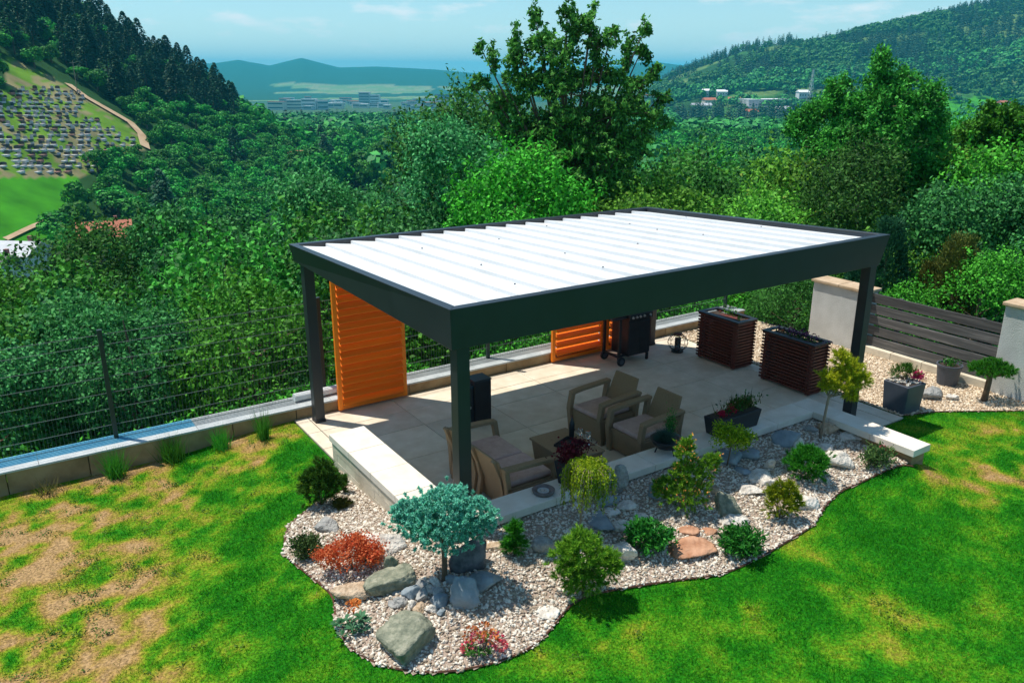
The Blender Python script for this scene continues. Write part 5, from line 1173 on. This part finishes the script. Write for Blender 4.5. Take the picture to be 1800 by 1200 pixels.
# cut the far woods: one mesh of many crowns
def zat_row(p, h): return pj(p+np.array([0, 0, float(h)]))[0][:, 1]
def far_wood(name, Pts, iscon, sizes, rg, label, m, tris=None):
    bm = bmesh.new()
    bm.free(); hid = pj(Pts+np.array([0, 0, 1.0])*np.asarray(sizes)[:, None])[0]; vis = (hid[:, 0] > -60) & (hid[:, 0] < 1860) & (hid[:, 1] < np.interp(hid[:, 0], SKY_[:, 0], SKY_[:, 1])+45)
    Pts = Pts[vis]; sizes = np.asarray(sizes)[vis]; nq = 64 if not iscon else 34; d = sph(nq, rg)
    if iscon:
        f = (np.arange(nq)+.5)/nq; a_ = np.arange(nq)*2.4; r_ = .22*(1-f)+.01; Cq = np.stack([r_*np.cos(a_), r_*np.sin(a_), f-.5], 1); Dq = np.stack([np.cos(a_), np.sin(a_), np.full(nq, -.8)], 1); B, Fi = leaves(Cq, Dq, .26*(1.15-f), .17, rg, nrm=np.stack([np.cos(a_), np.sin(a_), np.full(nq, .8)], 1))
    else:
        d[:, 2] = np.where(d[:, 2] < -.5, -d[:, 2], d[:, 2]); B, Fi = leaves(d*.42*(.8+.3*rg.random((nq, 1))), np.cross(d, rg.normal(size=(nq, 3))),   .25, .22, rg, nrm=d+rg.normal(size=(nq, 3))*.35)
    n = len(Pts); k = len(B); a = rg.random(n)*6.28; c, s = np.cos(a)[:, None], np.sin(a)[:, None]
    V = B[None]*(1+(.35 if not iscon else .15)*(np.repeat(rg.random((n, nq, 1)), 4, 1)-.5))*(1+.25*(rg.random((n, 1, 3))-.5)); sz = np.asarray(sizes)[:, None]
    hz = sz*(1.0 if not iscon else 1.0); x = (V[..., 0]*c-V[..., 1]*s)*sz; y = (V[..., 0]*s+V[..., 1]*c)*sz; z = V[..., 2]*hz*(.95 if not iscon else 1.0)+hz*(.42 if not iscon else .46)
    W = np.stack([x+Pts[:, :1], y+Pts[:, 1:2], z+Pts[:, 2:3]], -1).reshape(-1, 3); F = (Fi[None]+(np.arange(n)*k)[:, None, None]).reshape(-1, Fi.shape[1]); return tag(mk(name, W, F, m), label, 'woodland', kind='stuff')
if rest:
    for flag in (True, False):
        A = np.array([p for p, k in rest if bool(k) == flag])
        if len(A): far_wood('hill_wood', A, flag, (13 if flag else 8.5)*(.7+.5*rg.random(len(A))), rg, ('dark conifers' if flag else 'broadleaf trees')+' filling the back of the left hillside', LF['hillcon' if flag else 'hillleaf'])
# middle woods and right hill
def scatter(vmin, vmax, amin, amax, sp, rg):
    n = int((amax-amin)*(vmax**2-vmin**2)/2/sp**2); v = np.sqrt(vmin**2+rg.random(n)*(vmax**2-vmin**2)); a = amin+rg.random(n)*(amax-amin); p = CAM[None]*np.array([1, 1, 0])+v[:, None]*(G+a[:, None]*RT); p[:, 2] = env_h(p[:, 0], p[:, 1]); q, c = pj(p); return p, q, v, a
p, q, v, a = scatter(250, 1080, -.34, .64, 8.6, rg)
lh = .62*(-(a*v))+.022*v-83-.42*np.maximum(v-335, 0)
ok = ~inpoly(q, [(1185, 200), (1395, 200), (1395, 236), (1185, 240)]) & ~inpoly(q, [(540, 292), (690, 300), (690, 320), (540, 310)])
ok &= ~((a > .17) & (q[:, 1] < 202) & (fbm(p[:, 0], p[:, 1], .012) > .42) & (v < 1000)) & (lh < -34)
p, q, v = p[ok], q[ok], v[ok]; cn_ = (rg.random(len(p)) < .10) & (v > 480)
nt_ = (~cn_) & (v < 620) & (q[:, 0] > -40) & (q[:, 0] < 1840) & (zat_row(p, 9) < np.interp(q[:, 0], SKY_[:, 0], SKY_[:, 1])+20)
ii = np.where(nt_)[0]; ii = ii[np.argsort(v[ii])][:295]; print('valley things', nt_.sum())
VR = [(640, 'left of the white roofed building'), (850, 'left of the cherry tree'), (1200, 'behind the cherry tree'), (1420, 'before the meadow'), (9999, 'at the foot of the right hill')]
for i in ii:
    t = thing('valley_tree', 'round green tree in the valley wood '+next(l for x_, l in VR if q[i, 0] < x_)+(', near edge' if v[i] < 420 else ', further back'), 'tree', p[i], group='trees of the valley wood'); sc_ = 1.05+.5*rg.random()
    o = HB[int(rg.integers(4))].copy(); COL.objects.link(o); o.parent = t; o.rotation_euler = (0, 0, rg.random()*6.28); o.scale = (sc_, sc_, sc_); o.location = (0, 0, 3.6*sc_)
    h = HT.copy(); COL.objects.link(h); h.parent = t; h.scale = (1, 1, sc_*.7)
keep = np.ones(len(p), bool); keep[ii] = False; p, v, q, cn_ = p[keep], v[keep], q[keep], cn_[keep]
far_wood('valley_wood', p[~cn_], False, 10.5*(.65+.7*rg.random((~cn_).sum())), rg, 'dense green broadleaf wood filling the valley behind the garden trees', LF['fareaf'])
far_wood('valley_conifers', p[cn_], True, 14*(.7+.5*rg.random(cn_.sum())), rg, 'scattered conifers standing in the valley wood', LF['farcon'])
p, q, v, a = scatter(840, 1480, .10, .72, 8.2, rg); dens = fbm(p[:, 0]+300, p[:, 1]+80, .0085, 4)
ok = (rg.random(len(p)) < np.clip((dens-.36)*5, .10, 1)) & ~((q[:, 1] > 160) & (q[:, 1] < 200) & (q[:, 0] > 1180) & (q[:, 0] < 1420)); p, q, v = p[ok], q[ok], v[ok]; dens = dens[ok]
cn_ = (dens > .66) | (rg.random(len(p)) < .06) | ((q[:, 1] < np.interp(q[:, 0], [1100, 1180, 1385, 1400, 1401, 1650, 1690, 1800], [130, 150, 92, 88, 0, 0, 75, 75])) & (rg.random(len(p)) < .8))
far_wood('hill_broadleaf_wood', p[~cn_], False, 11*(.55+.7*rg.random((~cn_).sum())), rg, 'green scrub and broadleaf trees over the right hill', LF['fareaf'])
far_wood('hill_conifer_wood', p[cn_], True, 15*(.6+.6*rg.random(cn_.sum())), rg, 'dark conifer stands along the ridge of the right hill', LF['farcon'])
# graves
gm = [mat('pale_granite', (.50, .50, .50), (.66, .66, .65), rough=.5), mat('dark_granite', (.03, .03, .035), (.07, .07, .08), rough=.35), mat('grey_granite', (.22, .22, .23), (.32, .32, .33), rough=.5), mat('red_granite', (.24, .12, .10), (.34, .18, .15), rough=.5)]
def grave_proto(rim, head, w=1.0):
    mb = MB(); mb.box(-w*.5, -1.0, -.3, w*.5, -.86, .28); mb.box(-w*.5, .86, -.3, w*.5, 1.0, .28); mb.box(-w*.5, -.859, -.3, -w*.5+.12, .859, .28); mb.box(w*.5-.12, -.859, -.3, w*.5, .859, .28); mb.box(-w*.5+.121, -.858, -.2, w*.5-.121, .858, .31)
    a = mb.build('grave_slab', rim); COL.objects.unlink(a); mb = MB(); mb.prism([(-w*.42, .28), (w*.42, .28), (w*.42, 1.0), (w*.2, 1.2), (-w*.2, 1.2), (-w*.42, 1.0)], 1.01, 1.18, 'y'); b = mb.build('headstone', head); COL.objects.unlink(b); return a, b
GP = [grave_proto(gm[0], gm[1], 1.9), grave_proto(gm[2], gm[1], 1.1), grave_proto(gm[0], gm[2], 1.3), grave_proto(gm[3], gm[1], 1.9), grave_proto(gm[1], gm[0], 1.2)]
GL = ['wide pale grave with dark headstone', 'narrow grey grave with dark headstone', 'pale grave with grey headstone', 'wide reddish grave with dark headstone', 'dark grave with pale headstone']
rg = np.random.default_rng(91); ng = 0; py = 158.0
while py < 309 and ng < 295:
    px = -20.0+rg.random()*8
    while px < 262 and ng < 295:
        if inpoly([(px, py)], CEM)[0] and py > 150 and px < 240+(py-250)*0 and not (px > 150 and py < 215+(px-175)*.55) and rg.random() < .80:
            p = P(px, py, lo=90); q, c = pj(p); ds = 1.5/float(c[0])*FPX
            i = int(rg.choice([0, 0, 1, 2, 2, 3, 4])); t = thing('grave', GL[i]+(' in the shaded lower rows' if py > 262 else ' in the middle rows' if py > 205 else ' in the upper rows')+' of the hillside graveyard', 'grave', (p[0], p[1], p[2]+.05), ANG+R(90)+math.pi+rg.normal()*.06, 'graves of the hillside graveyard')
            for o in GP[i]: c2 = o.copy(); COL.objects.link(c2); c2.parent = t; c2.scale = (.74+.2*rg.random(), .8, .55+.35*rg.random())
            ng += 1; px += ds*(1.3 if i in (0, 3) else 1.0)+rg.random()*9*(rg.random() < .6)
        else: px += 11
    py += 6.6+(py-158)*.018+rg.random()*1.6
print('graves', ng)
t = thing('utility_pole', 'thin wooden utility pole at the upper edge of the graveyard', 'pole', P(137, 168, lo=90)); mb = MB(); mb.tube([(0, 0, -.5), (0, 0, 9.5)], [.14, .09], 7); mb.build('pole_shaft', M['barkpale'], t); mb = MB(); mb.box(-.9, -.06, 8.8, .9, .06, 8.95); mb.build('cross_arm', M['barkpale'], t)

# ------------------------------------------------------------------ houses, town, mast
RF = {'red': mat('red_tile_roof', (.36, .10, .05), (.50, .17, .09), scale=1.2, rough=.8), 'grey': mat('grey_roof', (.38, .40, .42), (.5, .52, .54), scale=.6, rough=.6), 'dark': mat('dark_roof', (.05, .05, .06), rough=.7), 'white': mat('white_roof', (.75, .76, .76), rough=.6)}
WL = {'cream': mat('cream_render', (.62, .56, .45), (.68, .62, .52), scale=.5, rough=.9), 'white': mat('white_render', (.72, .72, .70), rough=.9), 'grey': mat('concrete_panel', (.42, .43, .43), (.5, .5, .5), scale=.2, rough=.9), 'brown': mat('brown_render', (.24, .09, .07), (.3, .13, .1), scale=.2, rough=.9)}
WIN = mat('window_glass', (.03, .045, .06), rough=.15)
def house(px, py, w, d, h, rz, roof, wall, label, name='house', pitch=.5, cat='house', nwin=3, storeys=1, group=None, depth_lo=60):
    p = P(px, py, lo=depth_lo); t = thing(name, label, cat, p, ANG-R(90)+rz, group)
    mb = MB(); mb.box(-w/2, -d/2, -1.5, w/2, d/2, h); mb.build('wall', WL[wall], t)
    if pitch: 
        e = .45; mb = MB(); mb.prism([(-d/2-e, h+.02), (d/2+e, h+.02), (0, h+.02+pitch*(d/2+e))], -w/2-e, w/2+e, 'x'); r = mb.build('roof', RF[roof], t)
        mb = MB(); mb.box(w*.2, d*.1, h+.3, w*.2+.6, d*.1+.6, h+pitch*d/2+.9); mb.build('chimney', WL['brown'], r)
    else: mb = MB(); mb.box(-w/2-.2, -d/2-.2, h+.01, w/2+.2, d/2+.2, h+.35); mb.build('roof', RF[roof], t)
    f = None
    for s in range(storeys):
        for i in range(nwin):
            x = -w/2+(i+.5)*w/nwin; z = h*(s+.35)/storeys
            if f is None: mb = MB(); ww = min(1.2, w/nwin*.5); hh = min(1.4, h/storeys*.5); mb.box(-ww/2, -d/2-.04, 0, ww/2, -d/2-.005, hh); f = mb.build('window', WIN, t); o = f
            else: o = f.copy(); COL.objects.link(o)
            o.location = (x, 0, z)
    return t
house(192, 452, 8.2, 7.5, 4.0, R(25), 'red', 'cream', 'house with red tiled roof among the trees below the fence', pitch=.62)
house(36, 476, 8.5, 7, 3.2, R(-8), 'grey', 'white', 'house with pale grey sheet roof at the left edge of the valley', pitch=.45)
house(0, 486, 5, 5, 2.4, R(-8), 'dark', 'white', 'small dark roofed annex beside the grey roofed house', name='shed', pitch=.4, nwin=1)
house(538, 296, 11, 7, 4, R(20), 'red', 'cream', 'distant red roofed house at the foot of the left hill', pitch=.6)
house(622, 306, 12, 8, 4, R(-10), 'white', 'white', 'white roofed building glimpsed over the garden trees left of the cherry tree', name='barn', pitch=.3)
VH = [(1240, 172, 8, 7, 8, 'white', 'white', 'tall white house on the valley floor left of the large hall'), (1246, 184, 14, 9, 5, 'red', 'cream', 'red roofed house below the tall white house'), (1268, 169, 12, 8, 5, 'white', 'white', 'small white building at the foot of the right hill'),
      (1290, 183, 13, 9, 5, 'red', 'white', 'red roofed white house just left of the large hall'), (1320, 205, 14, 9, 5, 'red', 'cream', 'orange roofed house in front of the large hall'), (1232, 192, 22, 9, 4, 'grey', 'grey', 'long low grey building at the left of the valley hamlet'),
      (1376, 200, 15, 9, 5, 'grey', 'cream', 'grey roofed cream house right of the large hall'), (1738, 196, 13, 9, 5, 'red', 'cream', 'left red roofed house on the right hillside'), (1762, 190, 12, 9, 5, 'red', 'white', 'right red roofed house on the right hillside'), (1410, 172, 12, 9, 6, 'white', 'white', 'white house close to the lattice mast'), (1798, 202, 12, 9, 5, 'red', 'cream', 'red roofed house at the right border of the valley')]
for k, (x, y, w_, d_, h_, rf, wl, lb) in enumerate(VH): house(x, y, w_, d_, h_, R((k*37) % 50-25), rf, wl, lb, pitch=.5, nwin=4, depth_lo=300)
house(1345, 190, 52, 24, 9, R(12), 'white', 'grey', 'large flat roofed industrial hall on the valley floor', name='industrial_hall', pitch=0, cat='hall', nwin=14, depth_lo=300)
house(1330, 196, 30, 12, 5, R(12), 'grey', 'white', 'low white annex in front of the industrial hall', name='hall_annex', pitch=0, cat='hall', nwin=8, depth_lo=300)
# lattice mast and a smaller pole
p = P(1421, 190, lo=400); t = thing('lattice_mast', 'tall grey lattice mast standing at the foot of the right hill', 'mast', p); sz = float(pj(p)[1][0])/FPX; H = 64*sz; mb = MB()
for a, b in ((-1, -1), (1, -1), (1, 1), (-1, 1)): mb.tube([(a*2.6, b*2.6, -2), (a*.5+2, b*.5, H)], [.42, .30], 4)
mb.build('mast_leg', M['coping'], t); mb = MB()
for k in range(9):
    z0, z1 = H*k/9, H*(k+1)/9; r0, r1 = 2.6-2.1*k/9, 2.6-2.1*(k+1)/9
    for a, b in (((-r0, -r0), (r1, -r1)), ((r0, -r0), (-r1, -r1)), ((-r0, r0), (r1, r1)), ((-r0, -r0), (-r1, r1))): mb.tube([(a[0]+2*k/9, a[1], z0), (b[0]+2*(k+1)/9, b[1], z1)], .16, 4)
mb.build('mast_bracing', M['coping'], t)
# town
rg = np.random.default_rng(95); TL = {}
def block(px, py, w, d, h, wall, label, roof='grey', group='distant town buildings'):
    v = 1500; p = P(px, py, lo=1000, hi=3500); t = thing('town_building', label, 'building', p, ANG-R(90)+rg.normal()*.25, group); mb = MB(); mb.box(-w/2, -d/2, -6, w/2, d/2, h); mb.build('wall', WL[wall], t); mb = MB(); mb.box(-w/2-.4, -d/2-.4, h+.02, w/2+.4, d/2+.4, h+1.1); mb.build('roof', RF[roof], t)
    mb = MB(); k = max(1, int(h/6))
    for i in range(k): z = h*(i+.45)/k; mb.box(-w/2*.9, -d/2-.25, z, w/2*.9, -d/2-.03, z+h/k*.3)
    mb.build('window_band', WIN, t)
block(642, 187, 24, 18, 30, 'grey', 'tall grey tower block in the middle of the distant town'); block(660, 187, 22, 16, 24, 'white', 'pale tower block right of the tall grey one'); block(780, 181, 46, 16, 22, 'brown', 'long dark reddish apartment block at the right of the town', 'dark')
for x, w_, h_, wl in ((520, 34, 18, 'cream'), (545, 30, 20, 'white'), (567, 22, 17, 'grey'), (500, 30, 14, 'cream'), (483, 26, 10, 'white')): block(x, 193, w_, 14, h_, wl, 'row of %s flats at the left end of the distant town' % ('cream' if wl == 'cream' else 'white' if wl == 'white' else 'grey'))
for i in range(62):
    x = 465+rg.random()*360 if i < 46 else 1090+rg.random()*130; y = 180+rg.random()*14; wl = str(rg.choice(['white', 'cream', 'grey', 'cream', 'white'])); rf = str(rg.choice(['red', 'grey', 'white', 'dark', 'red']))
    block(x, y, 12+24*rg.random(), 12, 7+9*rg.random()**2, wl, 'low %s building with %s roof, %s part of the distant town' % (wl, rf, 'left' if x < 600 else 'right' if x < 900 else 'far right'), rf)

# ------------------------------------------------------------------ air
mb = MB(); Lh = 11500; mb.box(-Lh, -Lh, -112, Lh, Lh, 172); hz = mb.build('haze', None) if False else None
me = bpy.data.meshes.new('haze'); me.from_pydata([tuple(v) for v in mb.v], [], mb.f); hm = bpy.data.materials.new('haze_air'); hm.use_nodes = True; n = hm.node_tree; n.nodes.clear()
pv = N(n, 'ShaderNodeVolumePrincipled'); pv.inputs['Color'].default_value = (.08, .74, 1.0, 1); pv.inputs['Density'].default_value = 1.6e-4; pv.inputs['Anisotropy'].default_value = 0
out = N(n, 'ShaderNodeOutputMaterial'); n.links.new(pv.outputs[0], out.inputs['Volume']); me.materials.append(hm); hz = bpy.data.objects.new('haze', me); COL.objects.link(hz); tag(hz, 'pale blue air haze fading the distant hills', 'haze', kind='stuff')

# weeds in the thin parts of the lawn
rg = np.random.default_rng(111); p = np.stack([-8+rg.random(9000)*18, -6+rg.random(9000)*10.8], 1)
q, c = pj(np.concatenate([p, np.zeros((len(p), 1))], 1)); dr = dryness(p[:, 0], p[:, 1]); ok = (q[:, 0] > -20) & (q[:, 0] < 1820) & (q[:, 1] < 1210) & ~inpoly(p, BEDP) & ~inpoly(p, RB) & ~((p[:, 0] > -.45) & (p[:, 1] > -.1) & (p[:, 0] < 8.1)) & (p[:, 1] < 4.7) & (dr > .3) & (fbm(p[:, 0], p[:, 1], 2.2) > .5)
ok &= ~((p[:, 0] > 5.8) & (p[:, 0] < 8.1) & (p[:, 1] > -1.9))
p = p[ok][:800]; C = np.repeat(np.concatenate([p, (near_h(p[:, 0], p[:, 1])+.02)[:, None]], 1), 12, 0)+rg.normal(size=(len(p)*12, 3))*np.array([.035, .035, .010]); V, F = leaves(C, rg.normal(size=C.shape)*np.array([1, 1, .3])+np.array([0, 0, .3]),   .03*(.6+.6*rg.random(len(C))), .016, rg, nrm=np.tile([0, 0, 1.0], (len(C), 1))+rg.normal(size=C.shape)*.4)
tag(mk('lawn_weeds', V, F, LF['weeds']), 'small green weeds scattered through the dry parts of the lawn', 'weeds', kind='stuff')
